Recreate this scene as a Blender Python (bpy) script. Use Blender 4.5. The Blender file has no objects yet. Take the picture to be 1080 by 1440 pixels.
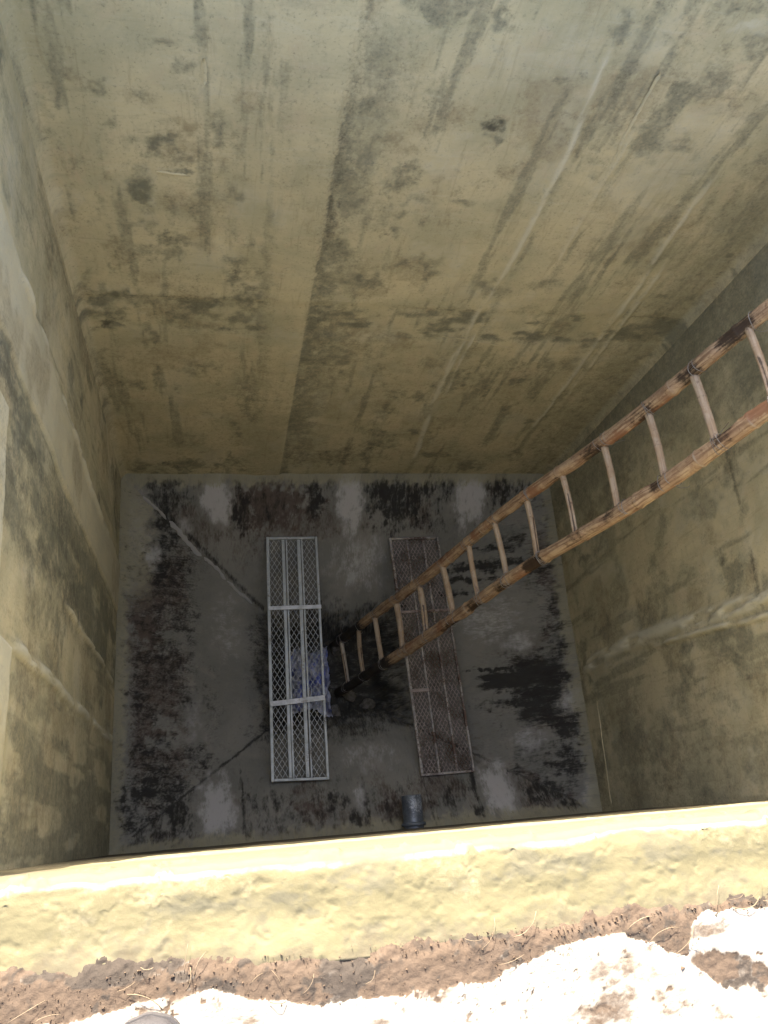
import bpy, math, random
import numpy as np
from mathutils import Vector, Matrix

random.seed(7)
rng = np.random.default_rng(11)
S = bpy.context.scene
COL = S.collection

# ------------------------------------------------------------------ camera, sky, sun, exposure
W, L = 2.9406, 2.2981          # inner size of the tank (x across, y away from the viewer); floor edge at z = 0
TOP = 3.73                     # level of the ground round the tank
right = Vector((0.97939128, -0.08063094, 0.18517929))
down = Vector((-0.00885149, -0.93311032, -0.35948127))
fwd = Vector((0.20177802, 0.35043371, -0.91459381))
cam_d = bpy.data.cameras.new('camera')
cam = bpy.data.objects.new('camera', cam_d)
COL.objects.link(cam)
m = Matrix.Identity(4)
for i in range(3):
    m[i][0] = right[i]; m[i][1] = -down[i]; m[i][2] = -fwd[i]; m[i][3] = (0.57610625, 0.03317139, 5.2)[i]
cam.matrix_world = m
cam_d.sensor_fit = 'VERTICAL'
cam_d.sensor_height = 36.0
cam_d.lens = 1171.65 * 36.0 / 1440.0
cam_d.clip_start = 0.05
cam_d.clip_end = 3000.0
S.camera = cam

SUN_EL, SUN_AZ = math.radians(31.0), math.radians(-10.0)     # azimuth from +y, towards +x positive
world = bpy.data.worlds.new('World')
S.world = world
world.use_nodes = True
wn = world.node_tree
bg = wn.nodes['Background']
sky = wn.nodes.new('ShaderNodeTexSky')
sky.sky_type = 'NISHITA'
sky.sun_disc = False
sky.sun_elevation = SUN_EL
sky.sun_rotation = SUN_AZ
sky.air_density = 0.7
sky.dust_density = 6.0
sky.ozone_density = 1.0
wn.links.new(sky.outputs[0], bg.inputs[0])
bg.inputs[1].default_value = 0.115
sun_d = bpy.data.lights.new('sun', 'SUN')
sun_d.energy = 3.9
sun_d.angle = math.radians(0.55)
sun_d.color = (1.0, 0.92, 0.77)
sun = bpy.data.objects.new('sun', sun_d)
COL.objects.link(sun)
to_sun = Vector((math.sin(SUN_AZ) * math.cos(SUN_EL), math.cos(SUN_AZ) * math.cos(SUN_EL), math.sin(SUN_EL)))
sun.rotation_euler = to_sun.to_track_quat('Z', 'Y').to_euler()
sun.location = (1.5, 8, 12)
S.view_settings.view_transform = 'Standard'
S.view_settings.look = 'None'
S.view_settings.exposure = 2.65
S.view_settings.gamma = 1.0
S.view_settings.use_curve_mapping = False
S.cycles.max_bounces = 12
S.cycles.diffuse_bounces = 8

# ------------------------------------------------------------------ numpy noise
def _h(ix, iy, seed):
    n = (ix.astype(np.int64) * 374761393 + iy.astype(np.int64) * 668265263 + seed * 1274126177) & 0xFFFFFFFF
    n = ((n ^ (n >> 13)) * 1274126177) & 0xFFFFFFFF
    n = n ^ (n >> 16)
    return (n & 0xFFFFFF) / float(0xFFFFFF)

def vn(x, y, seed=0):
    ix = np.floor(x); iy = np.floor(y)
    fx = x - ix; fy = y - iy
    fx = fx * fx * (3 - 2 * fx); fy = fy * fy * (3 - 2 * fy)
    a = _h(ix, iy, seed); b = _h(ix + 1, iy, seed); c = _h(ix, iy + 1, seed); d = _h(ix + 1, iy + 1, seed)
    return (a * (1 - fx) + b * fx) * (1 - fy) + (c * (1 - fx) + d * fx) * fy

def fbm(x, y, seed=0, octv=5, rough=0.55):
    s = np.zeros_like(x, dtype=float); amp = 1.0; tot = 0.0; f = 1.0
    for o in range(octv):
        s += amp * vn(x * f + o * 17.3, y * f - o * 9.1, seed + o * 31)
        tot += amp; amp *= rough; f *= 2.03
    return s / tot

def sst(a, b, x):
    t = np.clip((x - a) / (b - a), 0, 1)
    return t * t * (3 - 2 * t)

def band(x, a, b, soft):
    return sst(a - soft, a + soft, x) * (1 - sst(b - soft, b + soft, x))

def stains(U, V, items, seed, rough=0.8, freq=9.0, warp=1.0):
    """irregular stains, each an ellipse with a ragged outline; returns algae, brown, pale, black"""
    out = {k: np.zeros_like(U) for k in 'ABPK'}
    n = fbm(U * freq, V * freq, seed, 5, 0.62) - 0.5
    n2 = fbm(U * freq * 3.2, V * freq * 2.1, seed + 5, 4, 0.6) - 0.5
    n3 = fbm(U * freq * 4.5, V * freq * 3.0, seed + 8, 4, 0.65) - 0.25
    U = U + (fbm(U * 6, V * 6, seed + 21, 4, .6) - .5) * .16 * warp + (fbm(U * 21, V * 21, seed + 22, 3, .6) - .5) * .05
    V = V + (fbm(U * 5, V * 5, seed + 23, 4, .6) - .5) * .20 * warp + (fbm(U * 18, V * 18, seed + 24, 3, .6) - .5) * .06
    for cu, cv, ax, ay, bx, by, s, t in items:
        det = ax * by - bx * ay
        if abs(det) < 1e-9:
            continue
        du = U - cu; dv = V - cv
        p = (du * by - dv * bx) / det; q = (dv * ax - du * ay) / det
        r = np.sqrt(p * p + q * q)
        mk = 1.05 * s * sst(1.55, 0.10, r + (n * 2.0 + n2 * 1.5) * rough) * (.72 + 1.1 * n3)
        out[t] = np.maximum(out[t], mk)
    return out

# ------------------------------------------------------------------ mesh helpers
def link(o, parent=None):
    COL.objects.link(o)
    if parent is not None:
        o.parent = parent
    return o

def tag(o, label=None, cat=None, group=None, kind=None):
    if label: o['label'] = label
    if cat: o['category'] = cat
    if group: o['group'] = group
    if kind: o['kind'] = kind
    return o

def empty(name, loc=(0, 0, 0)):
    o = bpy.data.objects.new(name, None)
    o.empty_display_size = 0.1
    o.location = loc
    COL.objects.link(o)
    return o

class MB:
    def __init__(self):
        self.v = []; self.f = []; self.a = []
    def add(self, vs, fs, at=None):
        b = len(self.v)
        self.v += [tuple(p) for p in vs]
        self.f += [tuple(b + i for i in f) for f in fs]
        self.a += list(at) if at is not None else [(0, 0, 0, 0)] * len(vs)
    def box(self, c, s, rot=None):
        x, y, z = s[0] / 2, s[1] / 2, s[2] / 2
        vs = [Vector((sx * x, sy * y, sz * z)) for sz in (-1, 1) for sx, sy in ((-1, -1), (1, -1), (1, 1), (-1, 1))]
        if rot is not None:
            vs = [rot @ v for v in vs]
        vs = [v + Vector(c) for v in vs]
        self.add(vs, [(3, 2, 1, 0), (4, 5, 6, 7), (0, 1, 5, 4), (1, 2, 6, 5), (2, 3, 7, 6), (3, 0, 4, 7)])
    def bar(self, p, q, w, h, upv=(0, 0, 1)):
        p = Vector(p); q = Vector(q); d = (q - p); ln = d.length; d.normalize()
        s = d.cross(Vector(upv)).normalized(); u = s.cross(d)
        rot = Matrix((d, s, u)).transposed()
        self.box((p + q) / 2, (ln, w, h), rot)
    def tube(self, pts, rad, n=8, at=None, cap=True):
        pts = [Vector(p) for p in pts]
        m_ = len(pts)
        vs = []; aa = []
        ref = Vector((0, 0, 1)) if abs((pts[-1] - pts[0]).normalized().z) < 0.9 else Vector((1, 0, 0))
        for i, p in enumerate(pts):
            d = (pts[min(i + 1, m_ - 1)] - pts[max(i - 1, 0)]).normalized()
            s = d.cross(ref).normalized(); u = s.cross(d)
            for k in range(n):
                a = 2 * math.pi * k / n
                r = rad(i, k, a) if callable(rad) else (rad[i] if hasattr(rad, '__len__') else rad)
                vs.append(p + (s * math.cos(a) + u * math.sin(a)) * r)
                if at is not None:
                    aa.append(at(i, k, a))
        fs = [(i * n + k, i * n + (k + 1) % n, (i + 1) * n + (k + 1) % n, (i + 1) * n + k) for i in range(m_ - 1) for k in range(n)]
        if cap:
            fs.append(tuple(range(n - 1, -1, -1))); fs.append(tuple((m_ - 1) * n + k for k in range(n)))
        self.add(vs, fs, aa if at is not None else None)
    def build(self, name, mat, parent=None, smooth=False, attr=False):
        me = bpy.data.meshes.new(name)
        me.from_pydata([tuple(v) for v in self.v], [], self.f)
        me.materials.append(mat)
        if smooth:
            me.polygons.foreach_set('use_smooth', [True] * len(me.polygons))
        if attr:
            at = me.attributes.new('grime', 'FLOAT_COLOR', 'POINT')
            at.data.foreach_set('color', np.array(self.a, dtype=np.float32).ravel())
        me.update()
        return link(bpy.data.objects.new(name, me), parent)

def grid(name, P, mat, parent=None, grime=None, uv=None, skip=None, flip=False, smooth=True):
    """P (m,n,3) points -> quads; grime = (m,n,4) stain amounts; uv = (m,n,2) metres"""
    m_, n_ = P.shape[:2]
    idx = np.arange(m_ * n_).reshape(m_, n_)
    q = np.stack([idx[:-1, :-1], idx[:-1, 1:], idx[1:, 1:], idx[1:, :-1]], -1)
    if flip:
        q = q[..., ::-1]
    if skip is not None:
        q = q[~skip]
    q = q.reshape(-1, 4)
    me = bpy.data.meshes.new(name)
    me.vertices.add(m_ * n_)
    me.vertices.foreach_set('co', P.reshape(-1, 3).astype(np.float32).ravel())
    nf = len(q)
    me.loops.add(nf * 4)
    me.loops.foreach_set('vertex_index', q.astype(np.int32).ravel())
    me.polygons.add(nf)
    me.polygons.foreach_set('loop_start', np.arange(0, nf * 4, 4, dtype=np.int32))
    me.polygons.foreach_set('loop_total', np.full(nf, 4, dtype=np.int32))
    me.polygons.foreach_set('use_smooth', np.full(nf, smooth))
    if uv is not None:
        l = me.uv_layers.new(name='UVMap')
        l.data.foreach_set('uv', uv.reshape(-1, 2)[q.ravel()].astype(np.float32).ravel())
    if grime is not None:
        at = me.attributes.new('grime', 'FLOAT_COLOR', 'POINT')
        at.data.foreach_set('color', grime.reshape(-1, 4).astype(np.float32).ravel())
    me.update(calc_edges=True)
    me.validate()
    me.materials.append(mat)
    return link(bpy.data.objects.new(name, me), parent)

# ------------------------------------------------------------------ materials
class NT:
    def __init__(self, name):
        self.m = bpy.data.materials.new(name)
        self.m.use_nodes = True
        self.t = self.m.node_tree
        self.b = self.t.nodes['Principled BSDF']
    def n(self, typ, **kw):
        nd = self.t.nodes.new(typ)
        for k, v in kw.items():
            setattr(nd, k, v)
        return nd
    def l(self, a, b):
        self.t.links.new(a, b)
    def sock(self, nd, i, v):
        if isinstance(v, bpy.types.NodeSocket): self.l(v, nd.inputs[i])
        else: nd.inputs[i].default_value = v
    def coord(self, kind='Object', scale=(1, 1, 1)):
        tc = self.n('ShaderNodeTexCoord'); mp = self.n('ShaderNodeMapping')
        mp.inputs['Scale'].default_value = scale
        self.l(tc.outputs[kind], mp.inputs[0])
        return mp.outputs[0]
    def noise(self, co, scale, detail=6, rough=0.6, dist=0.0):
        nd = self.n('ShaderNodeTexNoise')
        self.l(co, nd.inputs['Vector'])
        nd.inputs['Scale'].default_value = scale; nd.inputs['Detail'].default_value = detail
        nd.inputs['Roughness'].default_value = rough; nd.inputs['Distortion'].default_value = dist
        return nd.outputs['Fac']
    def math(self, op, a, b=0.0, clamp=False):
        nd = self.n('ShaderNodeMath', operation=op); nd.use_clamp = clamp
        self.sock(nd, 0, a); self.sock(nd, 1, b)
        return nd.outputs[0]
    def ramp(self, v, lo, hi, to0=0.0, to1=1.0, smooth=True):
        nd = self.n('ShaderNodeMapRange'); nd.interpolation_type = 'SMOOTHSTEP' if smooth else 'LINEAR'
        self.sock(nd, 0, v)
        for i, q in zip((1, 2, 3, 4), (lo, hi, to0, to1)): nd.inputs[i].default_value = q
        return nd.outputs[0]
    def mix(self, f, a, b):
        nd = self.n('ShaderNodeMix', data_type='RGBA')
        self.sock(nd, 0, f)
        for i, v in ((6, a), (7, b)):
            if isinstance(v, bpy.types.NodeSocket): self.l(v, nd.inputs[i])
            else: nd.inputs[i].default_value = (*v, 1)
        return nd.outputs[2]
    def attr(self):
        a = self.n('ShaderNodeAttribute', attribute_name='grime')
        s = self.n('ShaderNodeSeparateColor')
        self.l(a.outputs['Color'], s.inputs[0])
        return s.outputs[0], s.outputs[1], s.outputs[2], a.outputs['Alpha']
    def bump(self, h, strength, dist):
        nd = self.n('ShaderNodeBump')
        nd.inputs['Strength'].default_value = strength; nd.inputs['Distance'].default_value = dist
        self.l(h, nd.inputs['Height'])
        self.l(nd.outputs[0], self.b.inputs['Normal'])
    def done(self, col, rough=0.85, spec=0.3, metal=0.0):
        self.sock(self.b, 'Base Color', col if isinstance(col, bpy.types.NodeSocket) else (*col, 1))
        self.sock(self.b, 'Roughness', rough)
        self.b.inputs['Specular IOR Level'].default_value = spec
        self.sock(self.b, 'Metallic', metal)
        return self.m

def grimy(name, base1, base2, base3, algae, brown, pale, black, co_kind='Object', streak=(1, 1, 1), rough=0.9, spec=0.25, bump=0.35, amt=0.9, fine=1.0, lo=0.18, hi=0.78, full=0.0, cloud=0.0):
    t = NT(name)
    co = t.coord(co_kind, streak)
    cf = t.coord('Object')
    A, B, P, K = t.attr()
    n1 = t.noise(cf, 2.6, 7, 0.62, 0.4)
    n2 = t.noise(co, 24, 10, 0.68, 0.3)
    n3 = t.noise(co, 95, 6, 0.65)
    n4 = t.noise(cf, 7.5, 8, 0.7, 0.8)
    n5 = t.noise(cf, 1.1, 5, 0.55)
    n6 = t.noise(t.coord('Object', (9, 9, 1.3)), 2.2, 8, 0.7, 1.2)
    n7 = t.noise(t.coord('Object', (1.4, 1.4, 11)), 2.0, 7, 0.7, 1.5)
    nn = t.math('ADD', t.math('MULTIPLY', t.math('SUBTRACT', n2, 0.5), amt), t.math('MULTIPLY', t.math('SUBTRACT', n3, 0.5), amt * 0.75))
    c = t.mix(t.ramp(n1, 0.36, 0.64), base1, base2)
    c = t.mix(t.ramp(n4, 0.50, 0.72, 0, 0.7), c, base3)
    c = t.mix(t.ramp(n5, 0.46, 0.66, 0, 0.12 * cloud), c, algae)
    c = t.mix(t.ramp(n6, 0.52, 0.74, 0, 0.42 * cloud), c, brown)
    c = t.mix(t.ramp(n7, 0.54, 0.74, 0, 0.24 * cloud), c, algae)
    c = t.mix(t.ramp(n7, 0.46, 0.28, 0, 0.22 * cloud), c, pale)
    # fine sandy speckle of the cement itself
    c = t.mix(t.ramp(n3, 0.55, 0.80, 0, 0.35 * fine), c, black)
    c = t.mix(t.ramp(n3, 0.42, 0.20, 0, 0.30 * fine), c, pale)
    for v, colr, top in ((P, pale, 0.85), (B, brown, 0.85), (A, algae, 0.88), (K, black, 0.93)):
        mk = t.ramp(t.math('ADD', v, nn), lo, hi, 0, max(top, full))
        c = t.mix(mk, c, colr)
    h = t.math('ADD', t.math('MULTIPLY', n2, 0.7), t.math('MULTIPLY', n3, 0.35))
    h = t.math('ADD', h, t.math('MULTIPLY', n4, 0.8))
    t.bump(h, bump, 0.006)
    r = t.ramp(n2, 0.3, 0.7, rough - 0.12, rough + 0.06)
    return t.done(c, r, spec)

M = {}
M['wall'] = grimy('wall_plaster', (0.61, 0.545, 0.345), (0.46, 0.425, 0.27), (0.55, 0.465, 0.30),
                  (0.160, 0.162, 0.116), (0.26, 0.21, 0.125), (0.62, 0.60, 0.46), (0.075, 0.072, 0.054), amt=0.95, lo=0.02, hi=1.16, cloud=1.0, fine=1.5)
M['top'] = grimy('yellow_plaster', (0.149, 0.131, 0.074), (0.132, 0.117, 0.065), (0.162, 0.142, 0.085),
                 (0.115, 0.105, 0.07), (0.09, 0.066, 0.042), (0.44, 0.385, 0.25), (0.06, 0.052, 0.04), bump=0.30, fine=0.45, amt=0.95, lo=0.14, hi=0.9)
M['floor'] = grimy('floor_cement', (0.245, 0.238, 0.205), (0.19, 0.188, 0.162), (0.27, 0.252, 0.21),
                   (0.36, 0.34, 0.235), (0.095, 0.066, 0.05), (0.52, 0.51, 0.49), (0.022, 0.021, 0.018), co_kind='UV', rough=0.82, spec=0.35, amt=1.5, lo=0.15, hi=0.95)
M['sump'] = grimy('sump_sludge', (0.075, 0.072, 0.062), (0.05, 0.048, 0.042), (0.09, 0.08, 0.066),
                  (0.02, 0.02, 0.018), (0.07, 0.045, 0.03), (0.15, 0.145, 0.13), (0.01, 0.01, 0.009), rough=0.6, spec=0.4)
M['ground'] = grimy('limewashed_ground', (0.27, 0.252, 0.225), (0.215, 0.196, 0.168), (0.30, 0.288, 0.262),
                    (0.18, 0.15, 0.085), (0.074, 0.053, 0.038), (0.185, 0.15, 0.118), (0.04, 0.032, 0.026), bump=0.7, amt=0.6, fine=0.5, full=1.0)

def metal(name, c1, c2, rust, rust_amt, met, rough):
    t = NT(name)
    co = t.coord('Object')
    n1 = t.noise(co, 18, 8, 0.7); n2 = t.noise(co, 90, 6, 0.7); n3 = t.noise(co, 6, 5, 0.6)
    c = t.mix(t.ramp(n1, 0.35, 0.65), c1, c2)
    v = t.math('ADD', t.math('MULTIPLY', n3, 0.6), t.math('MULTIPLY', n2, 0.4))
    rm = t.ramp(v, 0.62 - rust_amt * 0.3, 0.72 - rust_amt * 0.3)
    c = t.mix(rm, c, rust)
    t.bump(n2, 0.3, 0.002)
    return t.done(c, t.ramp(n1, 0.3, 0.7, rough - 0.1, rough + 0.15), 0.4, t.math('MULTIPLY', t.math('SUBTRACT', 1.0, rm), met))
M['galv'] = metal('galvanised_steel', (0.52, 0.55, 0.54), (0.42, 0.45, 0.44), (0.22, 0.19, 0.15), 0.25, 0.25, 0.5)
M['galv_bright'] = metal('scuffed_steel', (0.72, 0.74, 0.74), (0.52, 0.54, 0.54), (0.30, 0.27, 0.23), 0.25, 0.2, 0.5)
M['rusty'] = metal('rusty_steel', (0.42, 0.36, 0.33), (0.30, 0.25, 0.23), (0.115, 0.07, 0.05), 0.5, 0.1, 0.75)
M['rusty_bar'] = metal('flaking_steel', (0.50, 0.48, 0.44), (0.26, 0.235, 0.22), (0.13, 0.085, 0.065), 0.48, 0.1, 0.75)
M['pipe'] = metal('pipe_steel', (0.15, 0.175, 0.20), (0.085, 0.10, 0.12), (0.36, 0.39, 0.42), 0.28, 0.3, 0.4)
M['mesh'] = metal('mesh_steel', (0.46, 0.48, 0.47), (0.36, 0.38, 0.37), (0.20, 0.17, 0.13), 0.25, 0.2, 0.55)
M['wire'] = metal('lashing_wire', (0.34, 0.33, 0.31), (0.24, 0.23, 0.21), (0.16, 0.10, 0.06), 0.3, 0.4, 0.5)

def bamboo(name, c1, c2, c3, dark, grey, lenscale):
    t = NT(name)
    A, B, P, K = t.attr()
    co = t.coord('UV', (1, 1, 1))
    cs = t.coord('Object')
    st = t.n('ShaderNodeMapping'); tc = t.n('ShaderNodeTexCoord')
    t.l(tc.outputs['UV'], st.inputs[0]); st.inputs['Scale'].default_value = (1.0, lenscale, 1.0)
    n1 = t.noise(st.outputs[0], 55, 6, 0.6); n2 = t.noise(cs, 13, 8, 0.7, 0.6); n3 = t.noise(cs, 120, 4, 0.6)
    n4 = t.noise(cs, 38, 8, 0.7)
    c = t.mix(t.ramp(n2, 0.42, 0.58), c1, c2)
    c = t.mix(t.ramp(n1, 0.44, 0.64, 0, 0.75), c, c3)
    c = t.mix(t.ramp(n4, 0.56, 0.70, 0, 0.7), c, (0.12, 0.06, 0.032))
    v = t.math('ADD', t.math('MULTIPLY', t.math('SUBTRACT', n4, 0.5), 1.1), t.math('MULTIPLY', t.math('SUBTRACT', n1, 0.5), 0.8))
    c = t.mix(t.ramp(t.math('ADD', P, v), 0.25, 0.75, 0, 0.9), c, grey)
    c = t.mix(t.ramp(t.math('ADD', B, v), 0.25, 0.75, 0, 0.85), c, (0.24, 0.115, 0.06))
    c = t.mix(t.ramp(t.math('ADD', A, v), 0.22, 0.68, 0, 0.95), c, dark)
    c = t.mix(t.ramp(t.math('ADD', K, v), 0.22, 0.70, 0, 0.96), c, (0.022, 0.020, 0.016))
    h = t.math('ADD', t.math('MULTIPLY', n1, 1.0), t.math('MULTIPLY', n3, 0.3))
    t.bump(h, 0.4, 0.003)
    return t.done(c, t.ramp(n2, 0.3, 0.7, 0.5, 0.72), 0.35)
M['bamboo'] = bamboo('weathered_bamboo', (0.47, 0.345, 0.215), (0.34, 0.23, 0.14), (0.15, 0.08, 0.046), (0.035, 0.022, 0.014), (0.40, 0.35, 0.28), 0.10)
M['rung'] = bamboo('split_bamboo', (0.44, 0.35, 0.245), (0.38, 0.28, 0.18), (0.26, 0.18, 0.115), (0.08, 0.055, 0.038), (0.46, 0.42, 0.36), 0.10)

def simple(name, c1, c2, scale=20, rough=0.8, bump=0.3, spec=0.3):
    t = NT(name)
    co = t.coord('Object')
    n1 = t.noise(co, scale, 8, 0.65)
    t.bump(n1, bump, 0.004)
    return t.done(t.mix(t.ramp(n1, 0.35, 0.65), c1, c2), rough, spec)
M['lump'] = simple('broken_concrete', (0.16, 0.15, 0.135), (0.075, 0.07, 0.06), 30, 0.95, 0.6)
M['straw'] = simple('dry_straw', (0.19, 0.145, 0.098), (0.13, 0.098, 0.064), 20)
M['crumb'] = simple('dirt_crumbs', (0.105, 0.072, 0.048), (0.06, 0.042, 0.03), 30, 0.95, 0.5)
M['shoe'] = simple('shoe_fabric', (0.042, 0.039, 0.042), (0.034, 0.032, 0.035), 160, 0.8, 0.3)
M['sole'] = simple('shoe_rubber', (0.05, 0.047, 0.05), (0.042, 0.04, 0.042), 40, 0.7, 0.1)

def sheet_mat():
    t = NT('blue_plastic_film')
    co = t.coord('Object')
    n1 = t.noise(co, 5.5, 4, 0.5, 0.8)
    n2 = t.noise(co, 30, 6, 0.6)
    c = t.mix(t.ramp(n1, 0.36, 0.48), (0.16, 0.20, 0.52), (0.50, 0.52, 0.62))
    c = t.mix(t.ramp(n2, 0.55, 0.75, 0, 0.5), c, (0.55, 0.56, 0.58))
    t.bump(n2, 0.3, 0.004)
    m_ = t.done(c, 0.32, 0.55)
    return m_
M['film'] = sheet_mat()

# ------------------------------------------------------------------ stains read off the walls (metres on the wall: across, height, two half axes, amount, kind)
FAR_STAINS = [(0.45, 3.26, 0.042, 0.005, -0.002, -0.035, 0.6, 'A'), (0.52, 3.2, 0.048, 0.005, -0.001, -0.042, 0.6, 'A'), (0.56, 3.18, 0.111, 0.012, -0.001, -0.086, 0.3, 'A'), (0.16, 3.13, 0.047, 0.005, -0.01, -0.068, 0.6, 'B'), (0.19, 3.09, 0.043, 0.005, -0.008, -0.055, 0.8, 'A'), (0.24, 3.14, 0.019, 0.002, -0.003, -0.024, 0.8, 'A'), (0.34, 3.07, 0.027, 0.003, -0.002, -0.029, 0.7, 'A'), (0.25, 2.93, 0.033, 0.003, -0.004, -0.037, 0.6, 'A'), (0.39, 2.86, 0.086, 0.009, -0.005, -0.072, 1, 'A'), (0.49, 2.93, 0.052, 0.005, -0.003, -0.079, 0.7, 'B'), (0.61, 2.96, 0.043, 0.004, 0.0, -0.081, 0.65, 'A'), (0.35, 2.67, 0.045, 0.004, -0.005, -0.073, 1, 'A'), (0.48, 2.75, 0.062, 0.006, -0.001, -0.028, 0.7, 'A'), (0.34, 2.46, 0.032, 0.003, -0.01, -0.141, 0.6, 'A'), (0.35, 2.31, 0.079, 0.006, -0.004, -0.063, 0.65, 'A'), (0.53, 2.57, 0.016, 0.002, -0.002, -0.127, 0.6, 'A'), (0.63, 2.63, 0.037, 0.003, 0.001, -0.084, 0.65, 'A'), (0.65, 2.45, 0.05, 0.004, 0.001, -0.127, 0.45, 'A'), (0.74, 2.39, 0.034, 0.003, 0.004, -0.089, 0.5, 'A'), (0.19, 2.16, 0.023, 0.002, -0.006, -0.058, 0.7, 'A'), (0.2, 2.54, 0.021, 0.002, -0.004, -0.031, 0.5, 'A'), (0.68, 2.23, 0.06, 0.005, 0.001, -0.038, 0.6, 'A'), (0.13, 1.95, 0.109, 0.008, -0.008, -0.075, 0.85, 'A'), (0.28, 1.93, 0.092, 0.007, -0.005, -0.065, 0.65, 'A'), (0.43, 1.94, 0.047, 0.003, -0.002, -0.055, 0.7, 'A'), (0.68, 1.96, 0.146, 0.01, 0.002, -0.088, 0.8, 'A'), (0.56, 1.81, 0.071, 0.004, -0.001, -0.047, 0.7, 'A'), (0.1, 1.74, 0.076, 0.005, -0.002, -0.018, 0.9, 'K'), (0.52, 1.36, 0.093, 0.005, -0.001, -0.071, 0.5, 'A'), (0.8, 1.15, 0.057, 0.003, 0.003, -0.079, 0.55, 'A'), (0.42, 0.52, 0.168, 0.003, -0.004, -0.119, 0.45, 'A'), (1.03, 2.79, 0.037, 0.004, 0.02, -0.15, 0.9, 'A'), (1.03, 2.58, 0.028, 0.002, 0.015, -0.121, 0.8, 'K'), (1.08, 2.69, 0.109, 0.01, 0.036, -0.249, 0.45, 'A'), (1.1, 2.92, 0.061, 0.006, 0.027, -0.166, 0.65, 'A'), (1.26, 2.8, 0.059, 0.006, 0.019, -0.09, 0.75, 'A'), (1.27, 2.6, 0.071, 0.006, 0.016, -0.081, 0.5, 'A'), (1.55, 3.06, 0.033, 0.004, 0.008, -0.025, 0.9, 'K'), (1.56, 2.98, 0.021, 0.002, 0.016, -0.053, 0.7, 'A'), (1.55, 2.7, 0.071, 0.007, 0.009, -0.031, 0.6, 'A'), (1.76, 2.81, 0.056, 0.006, 0.04, -0.111, 0.4, 'A'), (1.4, 2.85, 0.049, 0.004, 0.016, -0.064, 0.4, 'P'), (1.39, 3.11, 0.111, 0.011, 0.016, -0.06, 0.5, 'B'), (1.46, 3.02, 0.064, 0.007, 0.013, -0.044, 0.4, 'P'), (2.06, 2.23, 0.1, 0.007, 0.035, -0.093, 0.6, 'A'), (1.83, 2.18, 0.083, 0.006, 0.023, -0.073, 0.7, 'A'), (2.29, 3.08, 0.109, 0.012, 0.022, -0.039, 0.6, 'A'), (1.49, 1.72, 0.115, 0.007, 0.019, -0.09, 0.6, 'B'), (1.3, 1.8, 0.146, 0.008, 0.012, -0.074, 0.7, 'B'), (1.13, 1.91, 0.1, 0.007, 0.013, -0.104, 0.6, 'A'), (1.68, 3.35, 0.259, 0.03, 0.061, -0.156, 0.35, 'P'), (1.17, 3.29, 0.136, 0.015, 0.031, -0.157, 0.3, 'A'), (2.31, 3.5, 0.048, 0.006, 0.032, -0.049, 0.6, 'A'), (2.26, 3.55, 0.047, 0.005, 0.019, -0.029, 0.6, 'P'), (2.38, 2.57, 0.143, 0.012, 0.056, -0.11, 0.35, 'P'), (2.1, 2.46, 0.127, 0.011, 0.058, -0.139, 0.35, 'B'), (2.16, 2.69, 0.182, 0.017, 0.076, -0.164, 0.3, 'B'), (2.63, 1.75, 0.236, 0.015, 0.063, -0.133, 0.5, 'A'), (2.19, 1.98, 0.18, 0.012, 0.023, -0.059, 0.5, 'A'), (1.66, 1.95, 0.207, 0.013, 0.015, -0.058, 0.5, 'A'), (1.15, 2.13, 0.127, 0.01, 0.014, -0.103, 0.45, 'A'), (1.06, 1.39, 0.112, 0.006, 0.014, -0.145, 0.4, 'A'), (1.29, 1.09, 0.201, 0.009, 0.023, -0.166, 0.4, 'B'), (2.33, 0.76, 0.277, 0.008, 0.063, -0.196, 0.3, 'B'), (1.31, 0.33, 0.277, 0.003, 0.016, -0.132, 0.5, 'K'), (2.27, 3.3, 0.128, 0.015, 0.068, -0.112, 0.35, 'B'), (2.44, 3.26, 0.079, 0.009, 0.077, -0.117, 0.4, 'B'), (1.48, 2.85, 0.081, 0.007, 0.02, -0.071, 0.4, 'P'), (1.41, 2.57, 0.116, 0.011, 0.02, -0.083, 0.3, 'A'), (1.37, 2.3, 0.125, 0.01, 0.014, -0.068, 0.3, 'B'), (-0.04, 2.48, 0.031, 0.003, -0.044, -0.24, 0.3, 'B'), (0.06, 2.49, 0.036, 0.003, -0.036, -0.24, 0.3, 'B'), (0.12, 2.75, 0.029, 0.003, -0.01, -0.069, 0.5, 'A'), (0.06, 2.1, 0.029, 0.002, -0.027, -0.199, 0.5, 'A'), (0.04, 1.47, 0.034, 0.002, -0.024, -0.2, 0.5, 'A')]
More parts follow.
